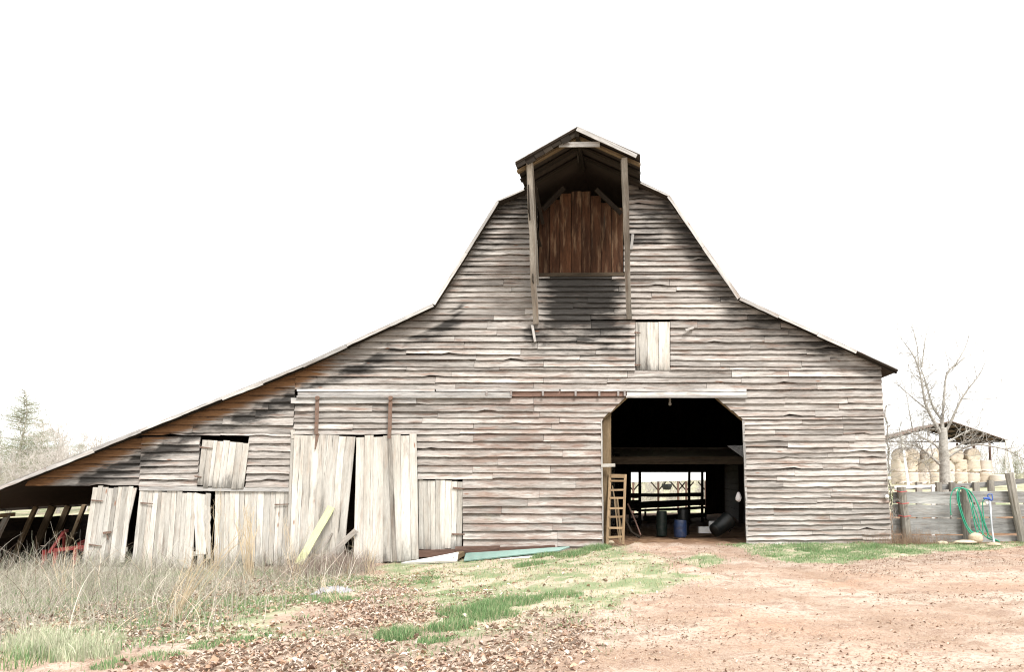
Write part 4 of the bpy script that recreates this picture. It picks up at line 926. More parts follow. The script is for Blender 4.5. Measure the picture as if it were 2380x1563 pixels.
# ---------------------------------------------------------------- hay shed and bales
YH = 55.0; hz0 = .45
HS = lambda zx, zy, Yd=YH: P(2034.1 + .22096 * zx, 946.7 + .22096 * zy, Yd)
t = thing('hay_shed', 'open sided hay shed with rusty gable roof beyond the fence', 'shed', Vector((HS(760, 830).x, YH, hz0)))
rg, el, er = HS(800, 145), HS(30, 350), HS(1400, 350)
b = MB()
dpt = 9.0
for (a, c) in ((el, rg), (rg, er)):
    sheet(b, a, c, YH, YH + dpt, 0, .06)
    nrm_ = (c - a)
b.build('roof', M['iron'], t)
b = MB()
for (a, c) in ((el, rg), (rg, er)):
    for k in range(6): p = a.lerp(c, (k + .5) / 6); b.beam((p.x, YH + .1, p.z - .14), (p.x, YH + dpt - .1, p.z - .14), .08, .12, up=(0, 0, 1))
    for yy in (YH + .15, YH + 3, YH + 6, YH + dpt - .2): b.beam((a.x, yy, a.z - .2), (c.x, yy, c.z - .2), .08, .16)
b.beam((el.x + .1, YH + .2, er.z - .12), (er.x - .1, YH + .2, er.z - .12), .06, .12, up=(0, 0, 1)); b.build('truss', M['inner'], t)
for (zx, yy, m_) in ((280, YH + .1, 'white'), (1375, YH + .1, 'white'), (1200, YH + 5, 'redwood'), (1035, YH + 8, 'redwood'), (60, YH + 5, 'redwood'), (860, YH + 8.5, 'redwood')):
    p = HS(zx, 360, yy); b = MB(); b.beam((p.x + (.55 if zx == 280 else (.75 if zx == 1375 else .1)), yy, hz0 - .3), (p.x, yy, er.z + (.1 if zx != 280 else .35)), .22 if m_ == 'white' else .16, .2, up=(0, 1, 0)); b.build('post', M[m_], t)
def bale_mesh(rr, hh):
    pr = [(.001, 0), (rr * .9, 0), (rr * .98, .05), (rr, .2)]
    for k in range(1, 7): pr.append((rr * random.uniform(.985, 1.02), hh * k / 7))
    pr += [(rr * .98, hh - .05), (rr * .9, hh), (rr * .5, hh + .01), (.001, hh)]
    b = MB(); b.lathe(pr, 22)
    b.v = [(v[0] + random.uniform(-.02, .02), v[1] + random.uniform(-.02, .02), v[2] + random.uniform(-.02, .02)) for v in b.v]; return b
pm = PM(YH); br_ = .68; bh = 1.12
proto = bale_mesh(br_, bh).build('hay_bale', M['bale'], None, True); first = True
def bale(zx, zy, yy, mode, lab):
    global first
    o = proto if first else proto.copy()
    if not first: COL.objects.link(o)
    first = False
    p = HS(zx, zy, yy); o.location = p
    o.rotation_euler = (0, 0, random.uniform(0, 6)) if mode == 'up' else ((R(90), random.uniform(0, 6), random.uniform(-.25, .25)) if mode == 'end' else (R(90), 0, R(90) + random.uniform(-.3, .3)))
    o.scale = (random.uniform(.94, 1.05), random.uniform(.94, 1.05), random.uniform(.93, 1.06)); tag(o, lab, 'hay bale', 'round hay bales stacked under the shed')
Yb = YH + 1.5; sc_ = .22096 / 1.0
hpx = bh * PM(Yb) / .22096; nm = ['first', 'second', 'third', 'fourth', 'fifth', 'sixth', 'seventh', 'eighth', 'ninth', 'tenth']
for k in range(8): bale(255 + k * 128, 690 + hpx, Yb + random.uniform(-.2, .2), 'up', 'upright hay bale, bottom row of the stack, %s from the left' % nm[k])
for k in range(8): bale(245 + k * 130, 690 - 2, Yb + .1 + random.uniform(-.2, .2), 'up', 'upright hay bale, middle row of the stack, %s from the left' % nm[k])
for k, (zx, md) in enumerate(((250, 'end'), (380, 'end'), (500, 'side'), (630, 'end'), (700, 'end'), (815, 'end'), (985, 'end'))):
    p_ = HS(zx, 590, Yb); bale(zx, 590 - br_ * PM(Yb) / .22096 - (0 if k != 4 else -0), Yb - .4 + (.9 if md == 'end' else 0), md, 'hay bale lying on its side, top row, %s from the left' % nm[k])
o = proto.copy(); COL.objects.link(o); o.location = HS(1290, 810, YH + .5); o.scale = (1.0, 1.0, .75); tag(o, 'low slumped hay bale outside the right end of the stack', 'hay bale', 'round hay bales stacked under the shed')

# ---------------------------------------------------------------- trees
def branch(mb, p, d, L, r_, lev, up=.12, nseg=5, kids=(3, 5), spread=.75, curve=.22, minr=.004, sides=5):
    pts = [p.copy()]; rad = [r_]; dd = d.normalized(); sl_ = L / nseg
    for k in range(nseg):
        dd = (dd + Vector((random.gauss(0, curve), random.gauss(0, curve), random.gauss(0, curve) + up))).normalized()
        pts.append(pts[-1] + dd * sl_); rad.append(max(minr * .6, r_ * (1 - .75 * (k + 1) / nseg)))
    mb.tube(pts, rad, sides if lev > 1 else 4 if lev == 1 else 3, cap=False)
    if lev <= 0: return
    for k in range(random.randint(*kids)):
        s = random.uniform(.25, 1.0); i = min(int(s * nseg), nseg - 1); q = pts[i].lerp(pts[i + 1], s * nseg - i)
        t_ = (pts[i + 1] - pts[i]).normalized(); o = t_.orthogonal(); o.rotate(Matrix.Rotation(random.uniform(0, 6.28), 3, t_))
        nd = (t_ + o * random.uniform(spread * .6, spread * 1.3)).normalized()
        branch(mb, q, nd, L * random.uniform(.4, .65), max(minr, rad[i] * .6), lev - 1, up, max(3, nseg - 1), kids, spread, curve, minr, sides)
# the bare tree, limb by limb
YT = 8.0; TZ = lambda x, y, dy=0: P(1918.9 + .3889 * x, 703.6 + .3889 * y, YT + dy)
tb = P(2198, 1150, YT); tb.z = gzs(tb.x, tb.y)
TREE = thing('bare_tree', 'leafless pale barked tree standing in front of the hay shed', 'tree', tb)
b = MB(); tr = smooth([tb, TZ(714, 1100), TZ(710, 950), TZ(703, 850), TZ(703, 790), TZ(700, 750)], 4); n_ = len(tr)
b.tube(tr, [.19 - .07 * (k / n_) + (.05 if k < 3 else 0) for k in range(n_)], 12); b.build('trunk', M['bark'], TREE, True)
limbs = [([(700, 810), (665, 740), (630, 680), (595, 600), (575, 480), (555, 390), (520, 310), (440, 200)], .085, .012, -.2),
 ([(555, 390), (548, 270), (530, 190), (510, 110)], .03, .006, -.3), ([(575, 390), (590, 260), (605, 180), (625, 105)], .03, .006, .2),
 ([(700, 780), (690, 700), (650, 640), (620, 560), (590, 450), (562, 380)], .07, .02, .4), ([(702, 780), (700, 690), (708, 560), (725, 430), (790, 350), (845, 240), (862, 150)], .07, .008, .1),
 ([(760, 395), (850, 320), (990, 280)], .03, .006, .5), ([(712, 780), (745, 720), (800, 600), (850, 520), (920, 430), (968, 320)], .075, .008, -.4),
 ([(815, 575), (900, 580), (1020, 570), (1062, 535)], .025, .005, -.3), ([(702, 985), (640, 930), (600, 895), (550, 860), (480, 850), (390, 825)], .07, .015, -.5),
 ([(690, 890), (640, 840), (580, 810), (540, 790), (470, 770), (400, 790)], .05, .012, -.2), ([(605, 640), (520, 570), (440, 500), (380, 455)], .035, .006, .4),
 ([(522, 770), (505, 680), (480, 540), (440, 440)], .03, .006, -.7), ([(720, 890), (790, 860), (825, 830), (832, 790), (880, 760), (960, 780)], .05, .012, -.3),
 ([(725, 840), (790, 800), (860, 765), (940, 770)], .045, .01, .3), ([(735, 925), (800, 885), (900, 850), (1030, 868), (1100, 890), (1190, 938), (1280, 960)], .05, .012, -.5),
 ([(560, 870), (520, 830), (500, 880), (450, 860)], .03, .008, -.6), ([(540, 980), (580, 955), (610, 985)], .02, .006, -.8), ([(650, 610), (650, 590), (700, 560), (760, 560)], .018, .005, .2)]
for (pp, r0, r1, dy) in limbs:
    b = MB(); n_ = len(pp); pts = smooth([TZ(x, y, dy * (k / (n_ - 1)) + random.uniform(-.05, .05)) for k, (x, y) in enumerate(pp)], 4); m_ = len(pts)
    rr = [.78 * (r0 + (r1 - r0) * k / (m_ - 1)) * random.uniform(.92, 1.08) for k in range(m_)]; b.tube(pts, rr, 7)
    dense = pp[0][1] > 760 and pp[-1][0] < 640
    for k in range(3, m_):
        for q in range(2 if dense else 1):
            t_ = (pts[k] - pts[k - 1]).normalized(); o = t_.orthogonal(); o.rotate(Matrix.Rotation(random.uniform(0, 6.28), 3, t_))
            branch(b, pts[k], (t_ * .6 + o * .8), random.uniform(.45, 1.2) * (.8 if dense else 1), min(rr[k] * .5, .014), 2, .05 if dense else .12, 4, (2, 4) if dense else (1, 3), .8, .25, .0046)
    b.build('limb', M['bark'], TREE)

def bare(name, label, loc, h, seed, mat, multi=1, group=None, spread=.7, lev=4, lean=0.0):
    random.seed(seed); loc = Vector(loc); t = thing(name, label, 'tree' if multi < 3 else 'bush', loc, group); c = MB(); tk = MB()
    for m_ in range(multi):
        a = random.uniform(0, 6.28); d = Vector((math.cos(a) * (.5 if multi > 1 else .08) + lean, math.sin(a) * (.5 if multi > 1 else .08), 1)).normalized()
        r0 = h * .014 / (1 if multi == 1 else 2); pts = [loc.copy()]; n_ = 8
        for k in range(n_): d = (d + Vector((random.gauss(0, .08), random.gauss(0, .08), .05))).normalized(); pts.append(pts[-1] + d * h * .75 / n_)
        rr = [r0 * (1 - .75 * k / n_) for k in range(n_ + 1)]; tk.tube(pts, rr, 6)
        for k in range(2 if multi == 1 else 1, n_ + 1):
            for q in range(random.randint(2, 3)):
                t_ = (pts[k] - pts[k - 1]).normalized(); o = t_.orthogonal(); o.rotate(Matrix.Rotation(random.uniform(0, 6.28), 3, t_))
                branch(c, pts[k], t_ * .7 + o * spread, h * random.uniform(.18, .34) * (1.25 - .6 * k / n_), rr[k] * .5, 2, .1, 4, (3, 4), .7, .2, .009)
    tk.build('trunk', M[mat], t); c.build('crown', M[mat], t); return t
def needle_mesh(pts, size, cols):
    n = len(pts); pts = np.array(pts); d = rng.normal(size=(n, 3)); d /= np.linalg.norm(d, axis=1)[:, None]; e = rng.normal(size=(n, 3)); e = np.cross(d, e); e /= np.linalg.norm(e, axis=1)[:, None]
    s = size * rng.uniform(.6, 1.3, (n, 1)); V = np.stack([pts - d * s - e * s * .18, pts - d * s * .2 + e * s * .22, pts + d * s], 1).reshape(-1, 3)
    cc = np.array(cols)[rng.integers(0, len(cols), n)] * rng.uniform(.75, 1.25, (n, 1)); return V, np.arange(n * 3).reshape(n, 3), np.repeat(cc, 3, 0)
def pine(label, loc, h, seed, dens=1.0, wide=.40, cols=((.22, .25, .15), (.28, .30, .19), (.18, .205, .125))):
    random.seed(seed); loc = Vector(loc); t = thing('pine_tree', label, 'tree', loc); tk = MB(); pts = [loc + Vector((h * .02 * math.sin(k), 0, h * k / 10)) for k in range(11)]
    tk.tube(pts, [h * .016 * (1 - .9 * k / 10) for k in range(11)], 7)
    npts = []; bm_ = MB()
    for k in range(95):
        s = random.uniform(.12, .98); p = pts[0].lerp(pts[-1], s); a = random.uniform(0, 6.28); L = h * wide * (1.12 - s) * random.uniform(.6, 1.25)
        q = [p]; d = Vector((math.cos(a), math.sin(a), .15))
        for j in range(5): d = (d + Vector((random.gauss(0, .15), random.gauss(0, .15), random.gauss(.04, .1)))).normalized(); q.append(q[-1] + d * L / 5)
        bm_.tube(q, [h * .005 * (1 - j / 6) for j in range(6)], 4, cap=False)
        for j in range(1, 6):
            if random.random() < .6 * dens:
                c = q[j]; m_ = int(random.uniform(.6, 1.3) * (25 + 110 * (1 - s)))
                for _ in range(m_): npts.append((c.x + random.gauss(0, h * .042), c.y + random.gauss(0, h * .042), c.z + random.gauss(0, h * .02)))
    tk.build('trunk', M['fartwig'], t); bm_.build('limb', M['fartwig'], t)
    V, Fc, C = needle_mesh(npts, h * .0066, cols); o = npmesh('crown', V, Fc, M['needle'], C); o.parent = t; o.matrix_parent_inverse = Matrix.Translation(-loc); return t
def at(x, Yd): p = P(x, 1100, Yd); return (p.x, Yd, gzs(p.x, Yd))
def hgt(yt, x, Yd): return P(x, yt, Yd).z - at(x, Yd)[2]
pine('tall thin pale green pine standing beyond the left end of the barn', at(48, 42), hgt(905, 48, 42), 3, 1.5, .46)
pine('broad pale pine right of the tall thin pine', at(92, 46), hgt(968, 92, 46), 17, 1.2, .5)
pine('short bushy pine between the tall pine and the lean-to roof', at(128, 40), hgt(1055, 128, 40), 5, 1.2, .3)
pine('dark young pine just above the lean-to roof', at(182, 46), hgt(1030, 182, 46), 8, 1.3, .33)
pine('small pine at the far left edge of the photo', at(-8, 50), hgt(990, 0, 50), 12, .7, .3)
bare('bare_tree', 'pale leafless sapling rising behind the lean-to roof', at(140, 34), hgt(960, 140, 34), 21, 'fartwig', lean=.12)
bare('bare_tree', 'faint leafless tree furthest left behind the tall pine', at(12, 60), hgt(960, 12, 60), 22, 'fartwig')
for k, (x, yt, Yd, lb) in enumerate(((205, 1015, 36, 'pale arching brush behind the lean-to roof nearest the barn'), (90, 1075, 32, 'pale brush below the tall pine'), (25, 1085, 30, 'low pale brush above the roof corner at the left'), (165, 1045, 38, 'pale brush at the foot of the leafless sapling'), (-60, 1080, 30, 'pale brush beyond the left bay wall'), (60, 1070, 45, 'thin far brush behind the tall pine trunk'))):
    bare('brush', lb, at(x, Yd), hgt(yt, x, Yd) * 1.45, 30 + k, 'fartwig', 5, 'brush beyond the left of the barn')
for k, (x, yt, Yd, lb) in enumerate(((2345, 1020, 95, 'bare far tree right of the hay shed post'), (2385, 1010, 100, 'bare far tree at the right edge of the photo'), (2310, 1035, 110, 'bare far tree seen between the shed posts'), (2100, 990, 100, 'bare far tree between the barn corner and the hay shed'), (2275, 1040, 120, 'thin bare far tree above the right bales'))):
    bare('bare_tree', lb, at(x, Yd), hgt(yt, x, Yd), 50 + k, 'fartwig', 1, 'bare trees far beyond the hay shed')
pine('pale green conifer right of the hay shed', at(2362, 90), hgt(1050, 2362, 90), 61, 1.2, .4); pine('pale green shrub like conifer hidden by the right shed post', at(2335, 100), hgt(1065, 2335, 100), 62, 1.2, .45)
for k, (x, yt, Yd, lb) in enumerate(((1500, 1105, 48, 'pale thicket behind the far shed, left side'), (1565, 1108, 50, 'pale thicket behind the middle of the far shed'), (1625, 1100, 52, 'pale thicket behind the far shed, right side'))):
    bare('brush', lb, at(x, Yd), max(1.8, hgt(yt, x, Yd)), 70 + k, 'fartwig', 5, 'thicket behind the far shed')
# distant woods ring so that the land does not end in a line
random.seed(90); npts = []; 
def woods(n):
    V = []; C = []
    for k in range(n):
        a = random.uniform(-1.25, 1.25); d = random.uniform(150, 240); x, y = d * math.sin(a), d * math.cos(a) - 19; z = gzs(x, y); h = random.uniform(4, 9) * (1.0 if abs(x) > 12 else .5)
        for j in range(5):
            zz = z + h * random.uniform(.0, 1); w = random.uniform(.02, .05); hh = random.uniform(.7, 2.2); dx = random.gauss(0, .5)
            xx, yy = x + random.gauss(0, 1.6) * (1.1 - (zz - z) / h), y + random.gauss(0, 1.6); V += [(xx - w, yy, zz), (xx + w, yy, zz), (xx + dx, yy + random.gauss(0, .5), zz + hh)]; c = random.choice(((.33, .29, .26), (.28, .26, .22), (.22, .24, .16))); C += [c] * 3
    return np.array(V), np.arange(len(V)).reshape(-1, 3), np.array(C)
V_, F_, C_ = woods(9000); tag(npmesh('distant_woods', V_, F_, M['needle'], C_), 'pale leafless woods along the horizon', 'woods', kind='stuff')
random.seed(101)
# vine on the barn corner
t = thing('vine', 'dry leafless vine climbing the right corner of the barn', 'vine', P(2078, 1268, .1)); b = MB()
for k in range(3):
    pts = [TZ(395 + random.uniform(-8, 8), 1440)]
    pts = [P(2076 + random.uniform(-3, 4) - .058 * (1265 - y), y, .05 + random.uniform(-.04, .04)) for y in range(1265, 940 - 0 * k, -14)]
    b.tube(smooth(pts, 2), .009, 5, cap=False)
    for p in pts[2:]:
        if random.random() < .8: branch(b, p, Vector((random.uniform(-.6, 1), random.uniform(-.8, .1), random.uniform(-.3, .6))), random.uniform(.12, .4), .005, 1, .0, 4, (1, 3), .8, .3, .003, 3)
b.build('stem', M['twig'], t)
lp = [P(2076 - .058 * (1265 - y) + random.gauss(2, 4), y + random.gauss(0, 5), .0) for y in [random.uniform(950, 1230) for _ in range(14)] for _ in range(7)]
V_, F_, C_ = needle_mesh([tuple(p) for p in lp], .05, ((.10, .14, .06), (.2, .14, .08))); o = npmesh('leaf', V_, F_, M['needle'], C_); o.parent = t; o.matrix_parent_inverse = Matrix.Translation(-WL[t.name])

# ---------------------------------------------------------------- scattered ground cover
def scatter(n, box, dens):
    """points in the world box kept with the probability dens(x, y)"""
    xs = rng.uniform(box[0], box[1], n); ys = rng.uniform(box[2], box[3], n); k = rng.random(n) < dens(xs, ys); return xs[k], ys[k]
from mathutils.bvhtree import BVHTree
def surf(xs, ys):    # height of the ground mesh by bilinear lookup
    ix = np.clip(np.searchsorted(gx, xs) - 1, 0, nx - 2); iy = np.clip(np.searchsorted(gy, ys) - 1, 0, ny - 2)
    fx = (xs - gx[ix]) / (gx[ix + 1] - gx[ix]); fy = (ys - gy[iy]) / (gy[iy + 1] - gy[iy])
    return (Z[iy, ix] * (1 - fx) + Z[iy, ix + 1] * fx) * (1 - fy) + (Z[iy + 1, ix] * (1 - fx) + Z[iy + 1, ix + 1] * fx) * fy
def blades(xs, ys, h, w, cols, lean=.35, tipc=1.25):
    n = len(xs); z = surf(xs, ys) - .01; a = rng.uniform(0, 6.283, n); la = rng.uniform(0, 6.283, n); ln = np.abs(rng.normal(0, lean, n)) * h
    dx, dy = np.cos(a) * w / 2, np.sin(a) * w / 2; lx, ly = np.cos(la) * ln, np.sin(la) * ln
    B0 = np.stack([xs - dx, ys - dy, z], 1); B1 = np.stack([xs + dx, ys + dy, z], 1); m0 = np.stack([xs - dx * .7 + lx * .35, ys - dy * .7 + ly * .35, z + h * .55], 1); m1 = np.stack([xs + dx * .7 + lx * .35, ys + dy * .7 + ly * .35, z + h * .55], 1)
    T = np.stack([xs + lx, ys + ly, z + h * (1 - .25 * np.minimum(1, ln / h))], 1)
    V = np.stack([B0, B1, m0, m1, T], 1).reshape(-1, 3); i = np.arange(n)[:, None] * 5; Fc = np.concatenate([i + np.array([[0, 1, 3]]), i + np.array([[0, 3, 2]]), i + np.array([[2, 3, 4]])], 0)
    c = np.array(cols)[rng.integers(0, len(cols), n)] * rng.uniform(.75, 1.25, (n, 1)); C = np.repeat(c, 5, 0).reshape(n, 5, 3); C[:, 4] *= tipc; return V, Fc, C.reshape(-1, 3)
def join(parts):
    V, Fc, C = [], [], []; o = 0
    for v, f, c in parts: V.append(v); Fc.append(f + o); C.append(c); o += len(v)
    return np.concatenate(V), np.concatenate(Fc), np.concatenate(C)
GREEN = ((.11, .21, .085), (.15, .25, .105), (.21, .30, .145), (.13, .23, .095), (.35, .35, .21)); DRY = ((.50, .43, .27), (.44, .37, .22), (.55, .47, .32), (.30, .33, .15))
box = (-14, 14, -12.5, -.05)
mk = lambda *n_: (lambda x, y: np.maximum.reduce([mask(q, x, y, s_, s_) for q, s_ in n_]))
clump = lambda x, y: sstep(fbm(x * .9 + 5, y * .9 + 3, 3), .45, .6)
P1 = []
xs, ys = scatter(60000, (-9, 1, -12, -3), lambda x, y: mask('lf', x, y, 1.0, .8) * sstep(fbm(x * 1.0 + 61, y * 1.2 + 15, 4) * -1 + 1, .48, .60) * .7); P1.append(blades(xs, ys, rng.uniform(.02, .09, len(xs)), rng.uniform(.005, .011, len(xs)), GREEN, .6))
xs, ys = scatter(170000, box, lambda x, y: mk(('g1', .6))(x, y) * (.25 + .75 * clump(x, y)) * .5)
P1.append(blades(xs, ys, rng.uniform(.02, .10, len(xs)) * (.4 + fbm(xs * 1.5, ys * 1.5, 3)), rng.uniform(.005, .010, len(xs)), GREEN + DRY[:2], .5))
xs, ys = scatter(120000, box, lambda x, y: mk(('g1', .6))(x, y) * .35); P1.append(blades(xs, ys, rng.uniform(.02, .06, len(xs)), rng.uniform(.004, .008, len(xs)), DRY, .7))
xs, ys = scatter(200000, (1.5, 14, -6, .25), lambda x, y: mk(('g2', .25))(x, y) * (.25 + .75 * sstep(fbm(x * 1.6 + 2, y * 2 + 6, 4), .4, .6)) * .8); P1.append(blades(xs, ys, rng.uniform(.02, .09, len(xs)) * (.25 + 1.2 * fbm(xs * 2.2, ys * 2.2, 3)), rng.uniform(.005, .010, len(xs)), GREEN, .5))
xs, ys = scatter(9000, (0, 3.5, -6, -1), mk(('g3', .3))); P1.append(blades(xs, ys, rng.uniform(.03, .08, len(xs)), rng.uniform(.004, .009, len(xs)), GREEN))
xs, ys = scatter(120000, (-9, -1, -12, -3), lambda x, y: mk(('g4', .5))(x, y) * clump(x * 1.7, y * 1.7) * .7); P1.append(blades(xs, ys, rng.uniform(.03, .09, len(xs)), rng.uniform(.008, .018, len(xs)), GREEN, .6))
xs, ys = scatter(60000, (-16, -3.5, -11, -.6), lambda x, y: mask('wd', x, y, .5, .6) * sstep(fbm(x * 1.1 + 9, y * 1.3 + 77, 4), .47, .58) * .6); P1.append(blades(xs, ys, rng.uniform(.04, .16, len(xs)), rng.uniform(.006, .013, len(xs)), GREEN, .6))
def tuft(cx_, cy_, rad, n, h, cols=GREEN):
    a = rng.uniform(0, 6.28, n); r_ = rad * np.sqrt(rng.random(n)); x, y = cx_ + r_ * np.cos(a), cy_ + r_ * np.sin(a); P1.append(blades(x, y, h * rng.uniform(.5, 1.15, n) * (1.15 - .5 * r_ / rad), rng.uniform(.005, .009, n), cols, .4))
for (x, y, rad, n, h) in ((925, 1474, .24, 900, .17), (1045, 1458, .3, 800, .15), (1100, 1425, .45, 1500, .16), (1180, 1405, .45, 1500, .15), (1150, 1440, .3, 700, .14), (1290, 1395, .4, 900, .12), (1230, 1300, .35, 900, .14), (1330, 1290, .4, 1200, .15), (1385, 1283, .35, 1200, .16), (1010, 1490, .2, 350, .10), (130, 1500, .32, 700, .30), (200, 1512, .28, 600, .24), (80, 1488, .3, 400, .34), (230, 1470, .25, 260, .22), (40, 1520, .4, 350, .2), (560, 1482, .2, 400, .1), (800, 1372, .25, 450, .14), (1265, 1286, .3, 700, .14), (1000, 1318, .2, 300, .12), (500, 1492, .25, 500, .1), (380, 1522, .2, 300, .09), (265, 1535, .18, 260, .1), (980, 1330, .2, 250, .1), (1880, 1293, .3, 700, .12), (2030, 1285, .3, 600, .12)):
    wx, wy = G(x, y, -.05); tuft(wx, wy, rad, n, h, GREEN if x > 300 or y > 1515 else ((.42, .44, .31), (.52, .50, .38), (.33, .38, .24)))
V_, F_, C_ = join(P1); tag(npmesh('grass', V_, F_, M['veg'], C_), 'patchy green and straw coloured grass', 'grass', kind='stuff')
# dead leaves
LEAF = ((.42, .32, .25), (.48, .385, .31), (.34, .245, .19), (.54, .455, .385), (.28, .19, .145), (.44, .29, .20), (.50, .415, .35))
def leaves(xs, ys, size, cols):
    n = len(xs); z = surf(xs, ys) + rng.uniform(.002, .03, n); a = rng.uniform(0, 6.283, n); tx = rng.normal(0, .45, n); ty = rng.normal(0, .45, n); cu = rng.uniform(.05, .4, n) * size
    loc = np.array([[-1, 0], [-.35, .42], [.35, .36], [1, 0], [.35, -.36], [-.35, -.42]]); V = np.zeros((n, 6, 3))
    for k, (lx, ly) in enumerate(loc):
        ly = ly * rng.uniform(.45, 1.3, n); px = lx * size / 2; py = ly * size / 2; pz = cu * (abs(loc[k][1]) > 0) + rng.normal(0, .1, n) * size + px * tx * .5 + py * ty
        V[:, k, 0] = xs + px * np.cos(a) - py * np.sin(a); V[:, k, 1] = ys + px * np.sin(a) + py * np.cos(a); V[:, k, 2] = z + np.maximum(pz, -.01)
    i = np.arange(n)[:, None] * 6; Fc = np.concatenate([i + np.array([[0, 2, 1]]), i + np.array([[0, 3, 2]]), i + np.array([[0, 4, 3]]), i + np.array([[0, 5, 4]])], 0)
    c = np.array(cols)[rng.integers(0, len(cols), n)] * rng.uniform(.8, 1.2, (n, 1)); return V.reshape(-1, 3), Fc, np.repeat(c, 6, 0)
P2 = []
xs, ys = scatter(130000, (-10, 1.5, -14, -2.5), lambda x, y: np.maximum(mask('lf', x, y, .9, 1.2) * (.12 + .88 * sstep(fbm(x * 1.0 + 61, y * 1.2 + 15, 4), .40, .56)) * .75, mask('wd', x, y, .4, .6) * .25 * (x > -9))); P2.append(leaves(xs, ys, rng.uniform(.025, .095, len(xs)) * rng.uniform(.55, 1, len(xs)), LEAF))
xs, ys = scatter(16000, (-10, 4, -13, -1), lambda x, y: np.maximum(mask('g1', x, y, 1.2, .8) * .22, mask('g4', x, y, 1, .8) * .3)); P2.append(leaves(xs, ys, rng.uniform(.03, .07, len(xs)), LEAF))
V_, F_, C_ = join(P2); tag(npmesh('leaf_litter', V_, F_, M['leafm'], C_), 'dead brown leaves lying across the yard', 'leaves', kind='stuff')
P3 = []
deb = lambda x, y: (.12 + .88 * sstep(fbm(x * .55 + 20, y * 1.2 + 8, 4), .48, .64)) * .5 * (1 - mask('g2', x, y, .3, .3)) * (1 - mask('wd', x, y, .3, .3)) * (1 - mask('g1', x, y, .3, .3))
xs, ys = scatter(150000, (-3, 14, -13.5, -.6), deb); P3.append(leaves(xs, ys, rng.uniform(.010, .045, len(xs)) * rng.uniform(.5, 1, len(xs)), ((.25, .165, .115), (.32, .22, .155), (.50, .42, .35), (.38, .27, .2), (.21, .14, .10), (.46, .36, .29))))
xs, ys = scatter(60000, (-3, 14, -13.5, -.6), deb); h_ = rng.uniform(.03, .09, len(xs)); V0, F0, C0 = blades(xs, ys, h_, rng.uniform(.003, .006, len(xs)), ((.5, .41, .28), (.34, .24, .15), (.2, .13, .08)), 3.0)
V0 = V0.reshape(-1, 5, 3); zg = V0[:, :1, 2]; V0[:, :, 2] = zg + (V0[:, :, 2] - zg) * .12 + .012; P3.append((V0.reshape(-1, 3), F0, C0))
V_, F_, C_ = join(P3); tag(npmesh('yard_litter', V_, F_, M['leafm'], C_), 'straw and bark crumbs trodden into the clay', 'litter', kind='stuff')
# dry weeds
WEED = ((.41, .375, .32), (.32, .29, .245), (.51, .47, .405), (.22, .195, .165), (.33, .33, .25), (.26, .28, .19))
def stems(xs, ys, h, w, cols, lean=.35, seg=5, droop=.5):
    n = len(xs); z = surf(xs, ys) - .02; la = rng.uniform(0, 6.283, n); ln = np.abs(rng.normal(0, lean, n)); P_ = []
    bx = rng.normal(0, .05, n) * h; 
    for k in range(seg + 1):
        s = k / seg; off = ln * h * (s * .6 + droop * s ** 2.5); wx = w * (1 - .75 * s) / 2; x = xs + np.cos(la) * off + bx * np.sin(s * 5); y = ys + np.sin(la) * off; zz = z + h * (s - .35 * ln * s ** 2.5)
        P_.append(np.stack([x - wx, y, zz], 1)); P_.append(np.stack([x + wx, y + wx * .3, zz], 1))
    V = np.stack(P_, 1); m_ = 2 * (seg + 1); i = np.arange(n)[:, None] * m_; Fc = []
    for k in range(seg): Fc += [i + np.array([[2 * k, 2 * k + 1, 2 * k + 3]]), i + np.array([[2 * k, 2 * k + 3, 2 * k + 2]])]
    c = np.array(cols)[rng.integers(0, len(cols), n)] * rng.uniform(.75, 1.25, (n, 1)); return V.reshape(-1, 3), np.concatenate(Fc, 0), np.repeat(c, m_, 0)
P4 = []
wdm = lambda x, y: mask('wd', x, y, .6, .6) * (.25 + .75 * sstep(fbm(x * .7 + 33, y * .9 + 12, 3), .38, .6)) * np.interp(x, [-8.5, -6.5], [1, .55])
hw = lambda x, y: np.interp(x, [-14, -10, -7, -5, -3], [.85, .66, .48, .38, .25]) * np.interp(y, [-6, -2, -.3], [1.15, .9, .6]) * (.45 + 1.1 * fbm(x * .8 + 70, y * .8, 3))
xs, ys = scatter(42000, (-18, -3, -11.5, -.4), lambda x, y: wdm(x, y) * .44); P4.append(stems(xs, ys, hw(xs, ys) * rng.uniform(.3, 1.25, len(xs)), rng.uniform(.003, .007, len(xs)), WEED, .75))
xs, ys = scatter(52000, (-18, -3, -11.5, -.4), lambda x, y: wdm(x, y) * .7); hh = hw(xs, ys) * rng.uniform(.1, .7, len(xs)); v, f, c = stems(xs, ys, rng.uniform(.08, .3, len(xs)), rng.uniform(.002, .005, len(xs)), WEED, .9, 3); v = v.reshape(len(xs), -1, 3); v[:, :, 2] += hh[:, None]; P4.append((v.reshape(-1, 3), f, c))
xs, ys = scatter(9000, (-18, -5, -.9, -.1), lambda x, y: np.full(x.shape, .3) * (x < -6.7)); P4.append(stems(xs, ys, rng.uniform(.12, .5, len(xs)), rng.uniform(.003, .006, len(xs)), WEED, .5))
xs, ys = scatter(2600, (-18, -4, -10, -.5), lambda x, y: mask('wd', x, y, .6, .6) * .5); P4.append(stems(xs, ys, rng.uniform(.4, 1.15, len(xs)) * np.interp(xs, [-12, -6], [1.2, .85]), rng.uniform(.007, .013, len(xs)), WEED + ((.52, .42, .32), (.5, .45, .38), (.17, .12, .09)), 1.0, 7, .9))
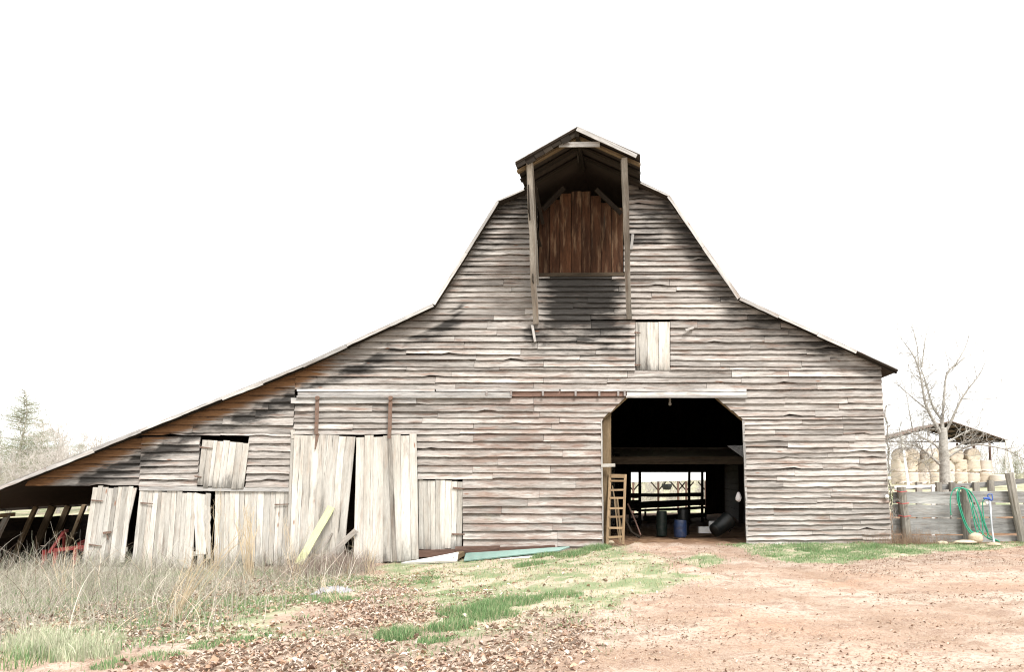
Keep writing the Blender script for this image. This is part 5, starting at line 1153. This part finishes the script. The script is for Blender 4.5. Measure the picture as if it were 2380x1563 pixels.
xs, ys = scatter(9000, (-7.6, -5.6, -2.6, -.8), lambda x, y: np.exp(-((x + 6.5) / .7) ** 2 - ((y + 1.6) / .6) ** 2) * .8); P4.append(stems(xs, ys, rng.uniform(.15, .55, len(xs)), rng.uniform(.003, .007, len(xs)), ((.25, .19, .16), (.33, .26, .22), (.19, .14, .12)), 1.1))
xs, ys = scatter(9000, (4, 9, -.4, .2), lambda x, y: np.exp(-((x - 6.0) / .75) ** 2) * .5); P4.append(stems(xs, ys, rng.uniform(.1, .5, len(xs)), rng.uniform(.003, .005, len(xs)), ((.2, .13, .09), (.26, .19, .13)), .8))
V_, F_, C_ = join(P4); tag(npmesh('dry_weeds', V_, F_, M['veg'], C_), 'tangled grey brown dead weeds before the lean-to', 'weeds', kind='stuff')
# tall single clumps that stand out of the weeds
def stalks(name, label, x0, y0, tops, n, w, z0=-.3, cols=((.46, .36, .24), (.52, .44, .31), (.36, .27, .18))):
    wx, wy = G(x0, y0, z0); base = Vector((wx, wy, gzs(wx, wy))); t = thing(name, label, 'plant', base); b = MB()
    for k in range(n):
        (tx, ty) = random.choice(tops); tp = P(tx + random.gauss(0, 12), ty + random.gauss(0, 14), wy + random.uniform(-.5, .5)); p0 = base + Vector((random.gauss(0, .06), random.gauss(0, .06), -.02)); m_ = p0.lerp(tp, .55) + Vector((random.gauss(0, .04), random.gauss(0, .04), .06))
        b.tube(smooth([p0, m_, tp], 5), [w * (1 - .065 * q) for q in range(11)], 4, cap=False)
        if random.random() < .7: branch(b, tp.lerp(m_, .3), tp - m_ + Vector((random.gauss(0, .2), random.gauss(0, .2), 0)), random.uniform(.1, .35), w * .5, 1, .05, 4, (1, 3), .6, .2, .0015, 3)
    b.build('stem', M['straw'], t); return t
M['straw'] = plain('dry_straw', (0.47, 0.38, 0.26), 0.9, 0.25, 6.0)
stalks('dry_stalks', 'clump of long tan stalks slanting up right from the weeds', 400, 1455, [(470, 1300), (500, 1275), (445, 1310), (545, 1230), (560, 1260)], 22, .006)
stalks('dry_stalks', 'clump of upright pale stalks before the middle stall doors', 580, 1350, [(570, 1200), (590, 1190), (560, 1215), (605, 1205)], 26, .008, -.45)
stalks('dry_stalks', 'thin stalks rising before the left sliding door', 690, 1345, [(720, 1230), (660, 1220), (745, 1260)], 16, .004, -.4)
stalks('dry_stalks', 'thin pale stalks standing among the leaves right of the weeds', 785, 1430, [(775, 1330), (790, 1320), (745, 1350)], 9, .004)
stalks('dry_stalks', 'thin stalks before the right sliding door', 860, 1335, [(850, 1240), (875, 1230), (840, 1260)], 12, .0035, -.35)
stalks('dry_stalks', 'tall thin stalks before the gap beside the broken stall door', 490, 1350, [(500, 1170), (520, 1160), (470, 1200), (530, 1200)], 16, .004, -.5)
stalks('dry_stalks', 'pale stalks in front of the red cultivator', 140, 1380, [(150, 1270), (120, 1290), (180, 1280)], 14, .004, -.5)
